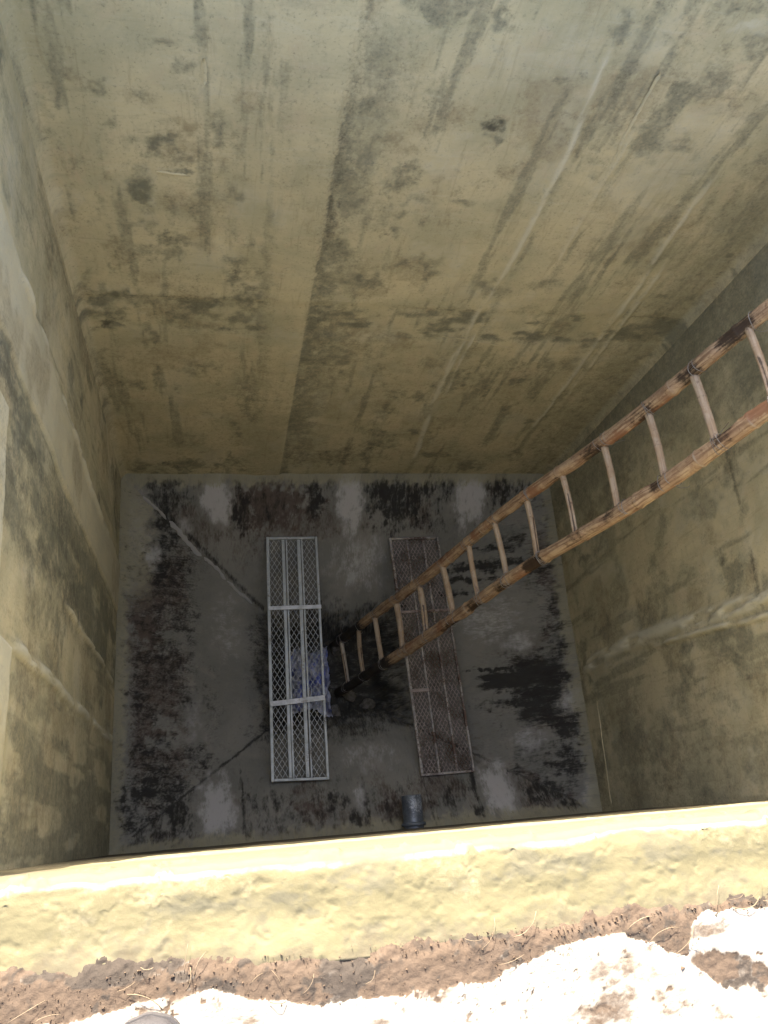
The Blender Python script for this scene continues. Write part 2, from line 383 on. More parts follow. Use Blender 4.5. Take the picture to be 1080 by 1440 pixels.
LEFT_STAINS = [(1.41, 2.92, 0.057, -0.094, -0.08, -0.027, 0.9, 'A'), (1.27, 2.73, 0.113, -0.224, -0.126, -0.042, 0.9, 'A'), (1.11, 2.12, 0.14, -0.405, -0.175, -0.056, 0.9, 'A'), (1.02, 2.65, 0.106, -0.277, -0.124, -0.042, 0.4, 'A'), (1.1, 1.51, 0.11, -0.386, -0.148, -0.046, 0.9, 'A'), (0.84, 2.24, 0.08, -0.302, -0.139, -0.046, 0.6, 'A'), (0.57, 2.39, 0.038, -0.211, -0.128, -0.043, 0.6, 'B'), (0.63, 2.03, 0.049, -0.27, -0.12, -0.039, 0.5, 'A'), (2.02, 2.82, 0.157, -0.186, -0.18, -0.062, 0.4, 'A'), (1.95, 2.4, 0.172, -0.249, -0.153, -0.051, 0.4, 'A'), (1.92, 1.97, 0.144, -0.243, -0.172, -0.055, 0.35, 'A'), (2.14, 1.84, 0.159, -0.25, -0.305, -0.098, 0.3, 'A'), (1.25, 2.77, 0.026, -0.052, -0.061, -0.021, 0.5, 'P'), (0.45, 2.45, 0.028, -0.197, -0.162, -0.056, 0.35, 'P'), (0.35, 2.08, 0.023, -0.253, -0.136, -0.046, 0.3, 'P'), (0.18, 2.36, 0.007, -0.183, -0.081, -0.027, 0.6, 'B'), (0.2, 1.82, 0.007, -0.176, -0.145, -0.048, 0.5, 'A'), (0.8, 1.86, 0.048, -0.214, -0.077, -0.025, 0.5, 'P'), (0.99, 1.43, 0.025, -0.099, -0.074, -0.024, 0.8, 'P'), (1.98, 3.07, 0.099, -0.104, -0.246, -0.084, 0.5, 'P'), (1.38, 2.42, 0.1, -0.206, -0.214, -0.072, 0.45, 'P'), (1.58, 2.96, 0.077, -0.109, -0.182, -0.061, 0.5, 'P'), (1.4, 1.98, 0.065, -0.152, -0.161, -0.052, 0.35, 'P'), (0.63, 1.14, 0.062, -0.446, -0.183, -0.059, 0.4, 'A'), (0.1, 2.39, 0.001, -0.119, -0.059, -0.02, 0.5, 'A'), (0.87, 2.49, 0.061, -0.203, -0.053, -0.017, 0.5, 'P')]
RIGHT_STAINS = [(2.27, 2.19, -0.207, 0.292, -0.127, -0.051, 0.8, 'A'), (2.29, 1.85, -0.149, 0.23, -0.103, -0.041, 0.8, 'A'), (2.31, 1.47, -0.163, 0.276, -0.111, -0.044, 0.6, 'A'), (2.29, 2.49, -0.097, 0.124, -0.089, -0.036, 0.7, 'A'), (1.89, 2.03, -0.174, 0.306, -0.095, -0.038, 0.45, 'A'), (1.98, 1.73, -0.163, 0.298, -0.069, -0.028, 0.5, 'A'), (1.5, 2.06, -0.031, 0.068, -0.183, -0.074, 0.6, 'A'), (1.0, 1.92, -0.039, 0.125, -0.152, -0.061, 0.5, 'A'), (0.66, 1.81, -0.015, 0.072, -0.121, -0.048, 0.8, 'A'), (0.76, 1.93, -0.024, 0.097, -0.035, -0.014, 0.5, 'P'), (0.87, 1.35, -0.107, 0.451, -0.041, -0.017, 0.55, 'P'), (0.87, 0.51, -0.074, 0.365, -0.04, -0.016, 0.45, 'P'), (1.08, 2.06, -0.032, 0.094, -0.118, -0.047, 0.5, 'P'), (1.1, 1.59, -0.093, 0.296, -0.066, -0.027, 0.35, 'A'), (0.65, 1.34, -0.024, 0.128, -0.067, -0.027, 0.6, 'A'), (0.55, 1.5, -0.05, 0.295, -0.128, -0.052, 0.4, 'B'), (0.43, 1.8, -0.023, 0.151, -0.119, -0.048, 0.5, 'B'), (0.3, 0.98, -0.042, 0.437, -0.141, -0.057, 0.5, 'A'), (0.14, 0.59, -0.03, 0.504, -0.076, -0.03, 0.6, 'A'), (0.15, 1.07, -0.036, 0.554, -0.069, -0.028, 0.5, 'A'), (0.14, 1.68, -0.008, 0.104, -0.178, -0.07, 0.5, 'P'), (0.09, 1.49, -0.005, 0.079, -0.074, -0.029, 0.6, 'A'), (1.56, 1.17, -0.171, 0.444, -0.223, -0.09, 0.2, 'B'), (1.32, 1.8, -0.105, 0.273, -0.192, -0.076, 0.2, 'P'), (1.22, 1.19, -0.088, 0.286, -0.144, -0.058, 0.2, 'B'), (0.62, 0.6, -0.04, 0.259, -0.232, -0.094, 0.3, 'A'), (1.3, 2.04, -0.059, 0.146, -0.091, -0.036, 0.3, 'P')]
DIRT_EDGE = [(0.074, -0.119), (0.264, -0.124), (0.414, -0.123), (0.539, -0.132), (0.68, -0.141), (0.77, -0.155), (0.863, -0.145), (0.958, -0.144), (1.057, -0.138), (1.158, -0.137), (1.262, -0.134), (1.369, -0.135), (1.425, -0.131), (1.538, -0.128), (1.864, -0.134)]
WHITE_EDGE = [(0.085, -0.204), (0.27, -0.201), (0.397, -0.198), (0.467, -0.186), (0.571, -0.178), (0.624, -0.198), (0.678, -0.207), (0.732, -0.217), (0.856, -0.22), (0.903, -0.217), (1.009, -0.216), (1.048, -0.202), (1.106, -0.185), (1.151, -0.174), (1.249, -0.17), (1.304, -0.19), (1.326, -0.208), (1.361, -0.217), (1.378, -0.17), (1.406, -0.152), (1.474, -0.157), (1.532, -0.153), (1.856, -0.157)]
FLOOR_STAINS = [(0.282, 1.991, 0.082, -0.001, 0.002, -0.21, 0.62, 'K'), (0.242, 1.692, 0.125, -0.003, 0.002, -0.191, 0.62, 'K'), (0.19, 1.45, 0.104, -0.003, 0.003, -0.166, 0.8, 'B'), (0.164, 1.288, 0.111, -0.005, 0.002, -0.144, 0.95, 'B'), (0.351, 1.754, 0.109, -0.002, 0.001, -0.147, 0.45, 'K'), (0.33, 2.166, 0.118, 0.0, 0.0, -0.091, 0.5, 'K'), (0.747, 2.1, 0.085, -0.001, -0.003, -0.144, 0.55, 'K'), (0.985, 2.111, 0.298, -0.003, -0.006, -0.176, 0.95, 'B'), (0.913, 2.077, 0.239, -0.002, -0.004, -0.124, 0.35, 'K'), (1.261, 2.162, 0.069, 0.0, -0.007, -0.135, 0.62, 'K'), (1.85, 2.136, 0.246, 0.0, -0.015, -0.181, 0.72, 'K'), (2.059, 1.988, 0.309, -0.007, -0.007, -0.065, 0.4, 'K'), (1.722, 2.203, 0.127, 0.001, -0.006, -0.085, 0.6, 'K'), (2.579, 2.21, 0.119, 0.001, -0.018, -0.141, 0.62, 'K'), (2.784, 2.2, 0.099, 0.0, -0.013, -0.099, 0.6, 'K'), (2.054, 2.202, 0.156, 0.001, -0.01, -0.107, 0.6, 'K'), (0.27, 1.094, 0.163, -0.008, 0.003, -0.267, 0.42, 'K'), (0.15, 0.936, 0.092, -0.005, 0.008, -0.344, 0.45, 'K'), (0.407, 0.856, 0.078, -0.005, 0.001, -0.175, 0.5, 'K'), (0.217, 0.518, 0.164, -0.011, 0.003, -0.163, 0.5, 'K'), (0.162, 0.32, 0.151, -0.011, 0.003, -0.158, 0.65, 'K'), (0.34, 0.231, 0.114, -0.009, 0.001, -0.159, 0.62, 'K'), (0.09, 0.17, 0.07, -0.005, 0.003, -0.114, 0.55, 'K'), (0.462, 0.513, 0.127, -0.008, 0.0, -0.126, 0.42, 'K'), (0.255, 0.662, 0.175, -0.012, 0.001, -0.042, 0.75, 'B'), (0.353, 1.372, 0.133, -0.005, 0.001, -0.186, 0.35, 'K'), (0.104, 1.217, 0.068, -0.003, 0.006, -0.266, 0.5, 'B'), (0.527, 0.792, 0.11, -0.006, -0.001, -0.264, 0.28, 'K'), (0.9, 0.188, 0.194, -0.015, -0.003, -0.088, 0.42, 'K'), (1.155, 0.18, 0.146, -0.011, -0.005, -0.097, 0.7, 'B'), (1.288, 0.199, 0.109, -0.008, -0.005, -0.082, 0.5, 'K'), (1.486, 0.171, 0.031, -0.002, -0.01, -0.139, 0.75, 'K'), (1.417, 0.106, 0.039, -0.003, -0.006, -0.08, 0.6, 'K'), (1.622, 0.102, 0.114, -0.008, -0.01, -0.113, 0.7, 'B'), (1.615, 0.111, 0.079, -0.006, -0.008, -0.097, 0.4, 'K'), (1.97, 0.147, 0.173, -0.012, -0.011, -0.099, 0.42, 'K'), (2.179, 0.241, 0.028, -0.002, -0.015, -0.12, 0.7, 'K'), (2.176, 0.059, 0.055, -0.004, -0.007, -0.061, 0.62, 'K'), (1.041, 0.115, 0.169, -0.013, -0.002, -0.055, 0.4, 'K'), (1.886, 0.263, 0.138, -0.01, -0.004, -0.043, 0.3, 'K'), (2.715, 0.823, 0.26, -0.013, -0.028, -0.177, 0.85, 'K'), (2.884, 1.099, 0.113, -0.004, -0.036, -0.23, 0.5, 'K'), (2.597, 0.724, 0.297, -0.016, -0.007, -0.046, 0.85, 'K'), (2.823, 0.579, 0.139, -0.008, -0.02, -0.126, 0.72, 'K'), (2.624, 1.035, 0.151, -0.007, -0.01, -0.068, 0.5, 'K'), (2.466, 0.948, 0.2, -0.01, -0.003, -0.019, 0.75, 'K'), (2.812, 0.356, 0.136, -0.008, -0.021, -0.131, 0.6, 'K'), (2.605, 0.453, 0.146, -0.009, -0.019, -0.125, 0.42, 'K'), (2.652, 0.152, 0.161, -0.012, -0.015, -0.094, 0.65, 'K'), (2.768, 0.064, 0.133, -0.01, -0.01, -0.058, 0.62, 'K'), (2.472, 0.284, 0.144, -0.011, -0.006, -0.039, 0.6, 'K'), (2.498, 1.683, 0.315, -0.007, -0.006, -0.047, 0.7, 'K'), (2.371, 1.597, 0.176, -0.006, -0.003, -0.026, 0.7, 'K'), (2.559, 1.806, 0.232, -0.005, -0.004, -0.027, 0.65, 'K'), (2.667, 1.843, 0.149, -0.003, -0.013, -0.096, 0.45, 'K'), (2.821, 1.609, 0.095, -0.002, -0.031, -0.205, 0.45, 'K'), (2.858, 1.349, 0.073, -0.002, -0.031, -0.199, 0.38, 'K'), (2.245, 1.511, 0.154, -0.005, -0.003, -0.026, 0.5, 'K'), (0.611, 2.131, 0.102, 0.0, -0.002, -0.153, 0.9, 'P'), (1.498, 2.138, 0.09, -0.0, -0.016, -0.241, 0.85, 'P'), (2.357, 2.156, 0.117, 0.0, -0.024, -0.205, 0.85, 'P'), (1.577, 1.762, 0.224, -0.009, -0.015, -0.19, 0.38, 'P'), (0.587, 0.2, 0.116, -0.009, -0.002, -0.183, 0.8, 'P'), (2.337, 0.176, 0.112, -0.008, -0.024, -0.177, 0.8, 'P'), (1.444, 0.209, 0.044, -0.003, -0.007, -0.099, 0.4, 'P'), (1.558, 0.461, 0.206, -0.013, -0.009, -0.124, 0.3, 'P'), (2.453, 1.294, 0.204, -0.008, -0.027, -0.2, 0.38, 'P'), (2.611, 1.11, 0.121, -0.005, -0.013, -0.087, 0.5, 'P'), (2.606, 0.467, 0.117, -0.007, -0.015, -0.098, 0.45, 'P'), (0.114, 1.939, 0.08, -0.001, 0.007, -0.268, 0.45, 'P'), (0.194, 1.757, 0.062, -0.001, 0.001, -0.086, 0.55, 'P'), (2.882, 0.696, 0.09, -0.005, -0.02, -0.127, 0.5, 'P'), (0.441, 0.748, 0.112, -0.006, 0.0, -0.26, 0.28, 'P'), (0.668, 1.351, 0.139, -0.005, -0.004, -0.288, 0.22, 'P'), (2.904, 0.138, 0.058, -0.004, -0.021, -0.127, 0.4, 'P'), (0.396, 1.997, 0.065, -0.002, 0.0, -0.061, 0.4, 'P')]

# ------------------------------------------------------------------ floor of the tank: four slopes falling to a square sump
SX0, SX1, SY0, SY1, RIM = 0.925, 1.830, 0.680, 1.430, -0.45
BASE = -0.66
def seg(a, b, st):
    return np.linspace(a, b, max(2, int(round((b - a) / st)) + 1))[:-1]
gx = np.concatenate([seg(0, SX0, .008), seg(SX0, SX1, .01), seg(SX1, W, .008), [W]])
gy = np.concatenate([seg(0, SY0, .008), seg(SY0, SY1, .01), seg(SY1, L, .008), [L]])
X, Y = np.meshgrid(gx, gy)
f4 = np.stack([X / SX0, (W - X) / (W - SX1), Y / SY0, (L - Y) / (L - SY1)])
side = f4.argmin(0)                      # 0 left 1 right 2 near 3 far
fm = f4.min(0)
Dl, Dr, Dn, Df = X, W - X, Y, L - Y
dmin = np.minimum(np.minimum(Dl, Dr), np.minimum(Dn, Df))
und = fbm(X * 5, Y * 5, 3, 5) - 0.5
fin = fbm(X * 40, Y * 40, 4, 4) - 0.5
Z = RIM * np.clip(fm, 0, 1) + und * 0.016 * np.clip(dmin * 12, 0, 1) + fin * 0.003
fil = np.clip(1 - dmin / (0.055 + 0.03 * und), 0, 1)
Z = Z + 0.032 * fil ** 1.5               # cement fillet run round the foot of the walls
inside = (fm > 0.995)
sdf = np.minimum(np.minimum(X - SX0, SX1 - X), np.minimum(Y - SY0, SY1 - Y))
sdn = sdf + (fbm(X * 5, Y * 5, 31, 5, .6) - .5) * .22 + (fbm(X * 17, Y * 17, 32, 4) - .5) * .03
Z = Z + (BASE - RIM) * sst(-.05, .17, sdn) + .05 * (fbm(X * 9, Y * 9, 33, 5, .6) - .5) * sst(.0, .1, sdn)
# streak coordinates run down each slope
alongx = (side >= 2)
su = np.where(alongx, X, Y); sv = np.where(alongx, Y, X)
st1 = fbm(su * 34, sv * 5.0, 21, 5, .6)
st2 = fbm(su * 75, sv * 9.0, 22, 4, .6)
st3 = (st1 - .5) * .6 + (st2 - .5) * .5
sp = .5 * fbm(X * 34, Y * 34, 23, 3, .6) + .5 * fbm(X * 12, Y * 12, 29, 4, .6)
lo = fbm(X * 3.2, Y * 3.2, 24, 4)
A_ = np.zeros_like(X); B_ = np.zeros_like(X); P_ = np.zeros_like(X); K_ = np.zeros_like(X)
rag = (st1 - .5) * .34 + (st2 - .5) * .16
def put(arr, v, where=None):
    np.maximum(arr, np.clip(v if where is None else v * where, 0, 1.2), out=arr)
fa, ne, le, ri = side == 3, side == 2, side == 0, side == 1
wob = (fbm(X * 7, Y * 7, 27, 5, .6) - .5) * .11
# olive rim along the fillet
put(A_, (.75 + .5 * (lo - .5)) * sst(.11, .025, dmin + (sp - .5) * .12))
put(K_, .45 * sst(.10, .02, dmin) * sst(.48, .62, sp))
put(A_, .75 * sst(.30, .10, Dl + (sp - .5) * .25) * sst(1.25, 1.7, Y), le)
# growth, rust-brown silt and washed strips where they lie on the slopes
S1 = stains(X, Y, FLOOR_STAINS, 500, rough=.75, freq=14.0, warp=.16)
streak = 1 + 1.1 * (st2 - .5) + .9 * (st1 - .5)
put(K_, 1.38 * S1['K'] * streak * (.75 + .9 * (sp - .25)))
put(B_, 1.5 * S1['B'] * (.8 + .5 * (st1 - .5)))
S2 = stains(X, Y, [q for q in FLOOR_STAINS if q[7] == 'P'], 520, rough=.38, freq=7.0, warp=.10)
S1['P'] = S2['P']
put(P_, 1.45 * S2['P'] * (.9 + .3 * (st1 - .5)))
# a thin film of growth everywhere near the walls, thinning towards the sump
near_w = sst(.62, .06, dmin + (lo - .5) * .3)
put(K_, .50 * near_w * sst(.40, .60, .6 * sp + .4 * st2) * (1 - np.clip(S1['P'] * 1.3, 0, 1)))
put(K_, .24 * sst(.55, .68, fbm(X * 20, Y * 20, 28, 4, .65)) * (1 - np.clip(S1['P'] * 1.3, 0, 1)))
put(B_, .62 * sst(.46, .66, fbm(X * 4.5, Y * 4.5, 30, 5)) * sst(.8, .2, dmin))
for xs, ln, w in ((.742, .44, .005), (1.455, .31, .012), (1.87, .26, .005)):
    tw = w * (1 - Dn / (ln + .001)) + .003
    put(K_, (.55 + .5 * (st1 - .3)) * sst(tw + .012, tw - .004, np.abs(X - xs + (st2 - .5) * .02 + (Dn - .2) * .05)) * (Dn < ln), ne)
# hips: a cracked dark joint in the near corners
for cxn, cyn, sgn in ((0, 0, 0), (W, 0, 1)):
    a_ = f4[sgn] - f4[2]
    put(K_, .75 * sst(.05, .0, np.abs(f4[0] - f4[3] - .045 + (sp - .5) * .04)) * (fm > .12) * (Y > SY1) * (X < SX0) * (sgn == 0))
    put(K_, (.85, .75)[sgn] * sst(.034, .004, np.abs(a_ + (sp - .5) * .045)) * (fm > .12) * (Y < SY0) * sst(.3, .5, sp + .15))
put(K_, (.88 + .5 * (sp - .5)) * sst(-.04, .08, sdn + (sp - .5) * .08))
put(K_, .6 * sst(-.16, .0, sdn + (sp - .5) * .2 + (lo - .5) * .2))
put(K_, .95 * band(Dr + st3 * .12, .08, .40, .06) * band(Y + st3 * .10, .56, 1.02, .07) * (.95 + .6 * (st2 - .4)))
put(K_, 1.1 * band(Dr + st3 * .22, .10, .60, .05) * band(Y + st3 * .05, .82, .93, .02))
put(B_, .75 * band(Dl + (sp - .5) * .15, .08, .42, .07) * band(Y, .35, 1.85, .2) * sst(.30, .5, lo))
put(K_, .62 * band(Dl + (sp - .5) * .25, .10, .50, .10) * sst(.40, .58, sp))
keep = 1 - .85 * np.clip(P_ * 1.2, 0, 1)
K_ *= keep; B_ *= keep
K_ *= 1 - .5 * sst(.055, .02, dmin + (sp - .5) * .05)
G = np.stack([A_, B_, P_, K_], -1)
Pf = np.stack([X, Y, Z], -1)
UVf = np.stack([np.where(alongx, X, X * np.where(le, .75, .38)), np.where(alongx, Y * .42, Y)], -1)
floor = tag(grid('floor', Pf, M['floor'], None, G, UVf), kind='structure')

def bead(name, pts, w, h, mat, parent, seed, nrm, pale=.42):
    """a low ragged ridge of mortar lying on a surface whose normal is nrm"""
    pts = [Vector(p) for p in pts]
    dens = []
    for a, b in zip(pts[:-1], pts[1:]):
        k = max(2, int((b - a).length / .018))
        dens += [a.lerp(b, i / k) for i in range(k)]
    dens.append(pts[-1])
    nrm = Vector(nrm).normalized()
    r_ = random.Random(seed)
    vs = []; prof = ((-1, -.25), (-.62, .55), (0, 1), (.6, .6), (1, -.25))
    jit = 0.0
    for i, p in enumerate(dens):
        d = (dens[min(i + 1, len(dens) - 1)] - dens[max(i - 1, 0)]).normalized()
        s = d.cross(nrm).normalized()
        jit = jit * .8 + r_.uniform(-.3, .3) * w
        ww = w * r_.uniform(.55, 1.25); hh = h * r_.uniform(.35, 1.2)
        if i in (0, len(dens) - 1): ww *= .2; hh *= .1
        for a, b in prof:
            vs.append(p + s * (a * ww + jit) + nrm * (b * hh))
    n = len(prof)
    fs = [(i * n + k, i * n + k + 1, (i + 1) * n + k + 1, (i + 1) * n + k) for i in range(len(dens) - 1) for k in range(n - 1)]
    fs.append(tuple(range(n))); fs.append(tuple((len(dens) - 1) * n + k for k in reversed(range(n))))
    mb = MB(); mb.add(vs, fs, [(0, 0, pale, 0)] * len(vs))
    return mb.build(name, mat, parent, True, True)

def on_floor(x, y):
    f = min(x / SX0, (W - x) / (W - SX1), y / SY0, (L - y) / (L - SY1))
    return RIM * min(1, f)
for q, (ka, kb, w_) in enumerate(((.14, .30, .010), (.31, .55, .019), (.56, .72, .012), (.73, .90, .012))):
    hip = [(SX0 * k + .004 * math.sin(k * 23), L - (L - SY1) * k + .003 * math.sin(k * 31)) for k in np.linspace(ka, kb, 7)]
    bead('mortar_bead', [(x, y, on_floor(x, y) + .001) for x, y in hip], w_ * 1.2, .020, M['floor'], floor, 3 + q, (.25, -.25, 1), .66)

# ------------------------------------------------------------------ walls of the tank
COVE = 0.045
def lip(inner, s_out, top, wob, n=7, r=.02):
    """profile over the top of a wall: list of (offset outwards, height)"""
    pr = []
    for k in range(n + 1):
        a = math.pi / 2 * k / n
        pr.append((r - r * math.cos(a), top - r + r * math.sin(a)))
    for k in range(1, 9):
        pr.append((r + (s_out - r) * k / 8, top))
    pr.append((s_out + .002, top - .15))
    return pr

def wall_field(U, V, items, seed):
    s = stains(U, V, items, seed)
    lo = fbm(U * 2.3, V * 1.7, seed + 60, 5)
    sk = fbm(U * 16, V * 1.6, seed + 61, 5, .6)
    md = fbm(U * 7, V * 6, seed + 62, 5, .62)
    s['A'] = np.maximum(s['A'], .80 * sst(.50, .70, md) * sst(.35, .6, lo))
    s['K'] = np.maximum(s['K'], (.34) * sst(.58, .74, fbm(U * 19, V * 15, seed + 66, 5, .65)) * sst(.42, .62, lo))
    s['A'] = np.maximum(s['A'], .62 * sst(.54, .70, sk))
    s['B'] = np.maximum(s['B'], .55 * sst(.52, .70, fbm(U * 4, V * 4, seed + 63, 5)))
    s['P'] = np.maximum(s['P'], .42 * sst(.55, .72, fbm(U * 5, V * 3.5, seed + 64, 5)))
    return s, lo, md

zs = np.concatenate([seg(-.03, 2.0, .013), seg(2.0, TOP - .02, .0095)])
pr = lip(0, .15, TOP, 0)
def wall_grid(us, items, seed, place, paint, name, label, cat='wall'):
    """place(u, z, out, height) -> xyz, out = distance behind the inner face"""
    heights = np.concatenate([zs, [p[1] for p in pr]])
    outs = np.concatenate([np.zeros(len(zs)), [p[0] for p in pr]])
    U, V = np.meshgrid(us, heights)
    O = np.repeat(outs[:, None], len(us), 1)
    s, lo, md = wall_field(U, V, items, seed)
    hmap = (fbm(U * 3.0, V * 3.0, seed + 70, 4) - .5) * .014 + (fbm(U * 13, V * 13, seed + 71, 4) - .5) * .0035
    hmap = paint(U, V, s, hmap, lo, md)
    P = place(U, V, O, hmap)
    g = np.stack([s['A'], s['B'], s['P'], s['K']], -1)
    o = grid(name, P, M['wall'], None, g, np.stack([U, V], -1))
    return tag(o, label, cat)

def cove(d):
    d = np.clip(d, 0, COVE)
    return COVE - np.sqrt(np.maximum(COVE ** 2 - (COVE - d) ** 2, 0))

FAR_SEAMS = ((((1.838, 3.46), (1.872, 3.0), (1.88, 2.53), (1.855, 2.02)), .022, .75), (((1.835, 2.05), (1.826, 1.43), (1.85, .9), (1.90, .25)), .030, .80),
    (((1.895, 2.0), (1.872, 1.6), (1.885, 1.1)), .020, .6), (((2.515, 2.96), (2.506, 2.75), (2.547, 2.24), (2.561, 1.82), (2.561, .7)), .024, .65),
    (((2.60, 2.45), (2.61, 2.1), (2.62, 1.6), (2.62, 1.1)), .020, .55), (((2.07, 3.3), (2.085, 2.3)), .018, .35))
RIGHT_SEAMS = ((((.875, .08), (.905, .5), (.91, .72), (.885, 1.1), (.865, 1.36), (.84, 1.8), (.822, 2.08), (.80, 2.5)), .065, .85), (((.83, 1.0), (.80, 1.5), (.74, 2.1)), .02, .6))
LEFT_SEAMS = ((((1.68, 3.0), (1.73, 2.54), (1.70, 2.07), (1.635, 1.34), (1.66, .6)), .022, .8), (((.609, 2.66), (.618, 2.17), (.61, 1.55), (.607, .05)), .035, .75), (((.946, 1.83), (.94, 1.0), (.935, .10)), .02, .6))
def seam(U, V, pts, w, axis_v=True):
    """0..1 along a wandering seam given by (across, height) points, fading at its ends"""
    pv = np.array([p[1] for p in pts]); pu = np.array([p[0] for p in pts])
    o_ = np.argsort(pv); c = np.interp(V, pv[o_], pu[o_])
    c = c + (fbm(V * 4, V * 0 + pu[0] * 3, 151, 4) - .5) * .022
    e_ = sst(pv.min() - .05, pv.min() + .15, V) * sst(pv.max() + .05, pv.max() - .15, V)
    k = .35 + .9 * sst(.32, .6, fbm(V * 6, U * 30 + pu[0], 152, 4))
    return sst(w, w * .15, np.abs(U - c)) * e_ * k

# far wall
def paint_far(U, V, s, h, lo, md):
    wv = (fbm(V * 2.5, V * 0 + 3.3, 80, 4) - .5) * .03 + (fbm(V * 30, U * 30, 81, 3) - .5) * .012
    e = 1.024 + wv * .6
    strip = sst(.76, .90, U + wv * 2) * (1 - sst(e - .014, e + .014, U))
    h = h + strip * .007                                         # smooth trowelled strip standing proud
    k = strip > .5
    for c in 'ABK': s[c] = s[c] * (1 - .72 * strip)
    s['K'] = np.maximum(s['K'], .40 * sst(.06, .0, np.abs(U - e - .012)) * sst(1.7, 2.5, V) * sst(3.5, 3.2, V))
    s['A'] = np.maximum(s['A'], .85 * sst(.34, .0, U - e) * (U > e) * sst(.30, .55, md) * sst(3.6, 3.2, V))
    s['A'] = np.maximum(s['A'], .62 * sst(.10, .0, U - e) * (U > e) * sst(3.4, 3.0, V))
    # day joint between two lifts
    jz = 1.985 + (fbm(U * 5, U * 0, 82, 4) - .5) * .03
    s['K'] = np.maximum(s['K'], .50 * sst(.016, .0, np.abs(V - jz + .01)) * sst(.45, .6, fbm(U * 9, V * 9, 83, 4)))
    bj = band(V, 1.72, 1.975, .03)
    s['A'] = np.maximum(s['A'], bj * .95 * sst(.42, .62, fbm(U * 6, V * 11, 84, 5)) * (1 - strip))
    h = h - .004 * bj
    # below the joint the wall is browner
    dz = 1.72 + (fbm(U * 3, U * 0 + 1, 85, 4) - .5) * .12
    s['B'] = np.maximum(s['B'], .34 * sst(dz, dz - .25, V))
    for x0, amp in ((1.86, .5), (2.07, .45), (2.54, .6), (2.62, .5)):
        xx = x0 + (fbm(V * 3, V * 0 + x0, 86, 3) - .5) * .03
        s['A'] = np.maximum(s['A'], amp * sst(.05, .0, np.abs(U - xx - .035)) * sst(.4, .6, fbm(U * 10, V * 4, 87, 4)))
    s['A'] = np.maximum(s['A'], .45 * sst(2.55, 2.75, U + (md - .5) * .2))
    for pts, w, a in FAR_SEAMS:
        q = seam(U, V, pts, w)
        h = h + .006 * q; s['P'] = np.maximum(s['P'], a * q)
        for c in 'ABK': s[c] = s[c] * (1 - .7 * q * a)
        s['A'] = np.maximum(s['A'], .5 * seam(U - w * 1.7, V, pts, w) * sst(.4, .6, md))
    return h
us = np.concatenate([seg(-.15, 0, .03), seg(0, W, .009), seg(W, W + .15, .03), [W + .15]])
def place_far(U, V, O, h):
    return np.stack([U, L - cove(U) - cove(W - U) - h * np.clip(np.minimum(U, W - U) * 30, 0, 1) * (O <= 0) + O, V], -1)
far_wall = wall_grid(us, FAR_STAINS, 100, place_far, paint_far, 'tank_wall', 'mottled olive concrete wall at the back, facing the camera, with a pale vertical strip')

# left wall
def paint_left(U, V, s, h, lo, md):
    wv = (fbm(V * 2.5, V * 0 + 1.3, 90, 4) - .5) * .05
    e = 1.385 + wv + np.clip(V - 2.2, 0, 1) * .05
    bandm = band(U, e, e + .30, .008)
    h = h + bandm * .009
    for c in 'AK': s[c] = s[c] * (1 - .8 * bandm)
    s['P'] = np.maximum(s['P'], bandm * .60)
    s['A'] = np.maximum(s['A'], .75 * sst(.02, .0, np.abs(U - e + .02)))
    s['A'] = np.maximum(s['A'], (.30 + .62 * sst(.36, .58, .5 * md + .5 * fbm(U * 15, V * 2.0, 99, 5))) * band(U, .88, e - .01, .10))
    s['A'] = np.maximum(s['A'], .75 * sst(.95, .3, U) * sst(.40, .6, fbm(U * 14, V * 2.2, 93, 5)))
    for pts, w, a in LEFT_SEAMS:
        q = seam(U, V, pts, w)
        h = h + .012 * q; s['P'] = np.maximum(s['P'], 1.2 * a * q)
        for c in 'ABK': s[c] = s[c] * (1 - .8 * np.clip(q, 0, 1))
    s['K'] = np.maximum(s['K'], .42 * band(U, .92, e - .02, .05) * sst(.40, .60, fbm(U * 12, V * 2.4, 103, 5)) * sst(1.0, 1.6, V))
    s['A'] = np.maximum(s['A'], .42 * sst(e + .3, e + .45, U) * sst(.38, .6, fbm(U * 13, V * 1.6, 104, 5)))
    # thick pale skim coat high at the near end, paleness also paints in bounced light
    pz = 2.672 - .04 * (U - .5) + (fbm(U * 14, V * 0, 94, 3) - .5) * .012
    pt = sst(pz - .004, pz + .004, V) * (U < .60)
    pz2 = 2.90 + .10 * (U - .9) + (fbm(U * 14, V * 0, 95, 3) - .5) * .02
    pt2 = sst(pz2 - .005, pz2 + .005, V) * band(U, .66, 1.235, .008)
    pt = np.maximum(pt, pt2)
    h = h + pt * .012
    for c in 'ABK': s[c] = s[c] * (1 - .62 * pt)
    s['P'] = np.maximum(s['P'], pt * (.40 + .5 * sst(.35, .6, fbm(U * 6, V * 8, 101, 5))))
    return h
us = np.concatenate([seg(0, L - COVE, .009), [L - COVE + .002]])
def place_side(xin, sgn):
    def f(U, V, O, h):
        return np.stack([xin + sgn * (h * np.clip(U * 30, 0, 1) * np.clip((L - COVE - U) * 20, 0, 1) * (O <= 0) - O), U, V], -1)
    return f
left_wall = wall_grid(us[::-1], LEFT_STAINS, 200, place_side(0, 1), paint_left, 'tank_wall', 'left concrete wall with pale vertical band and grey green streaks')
left_wall.data.flip_normals()

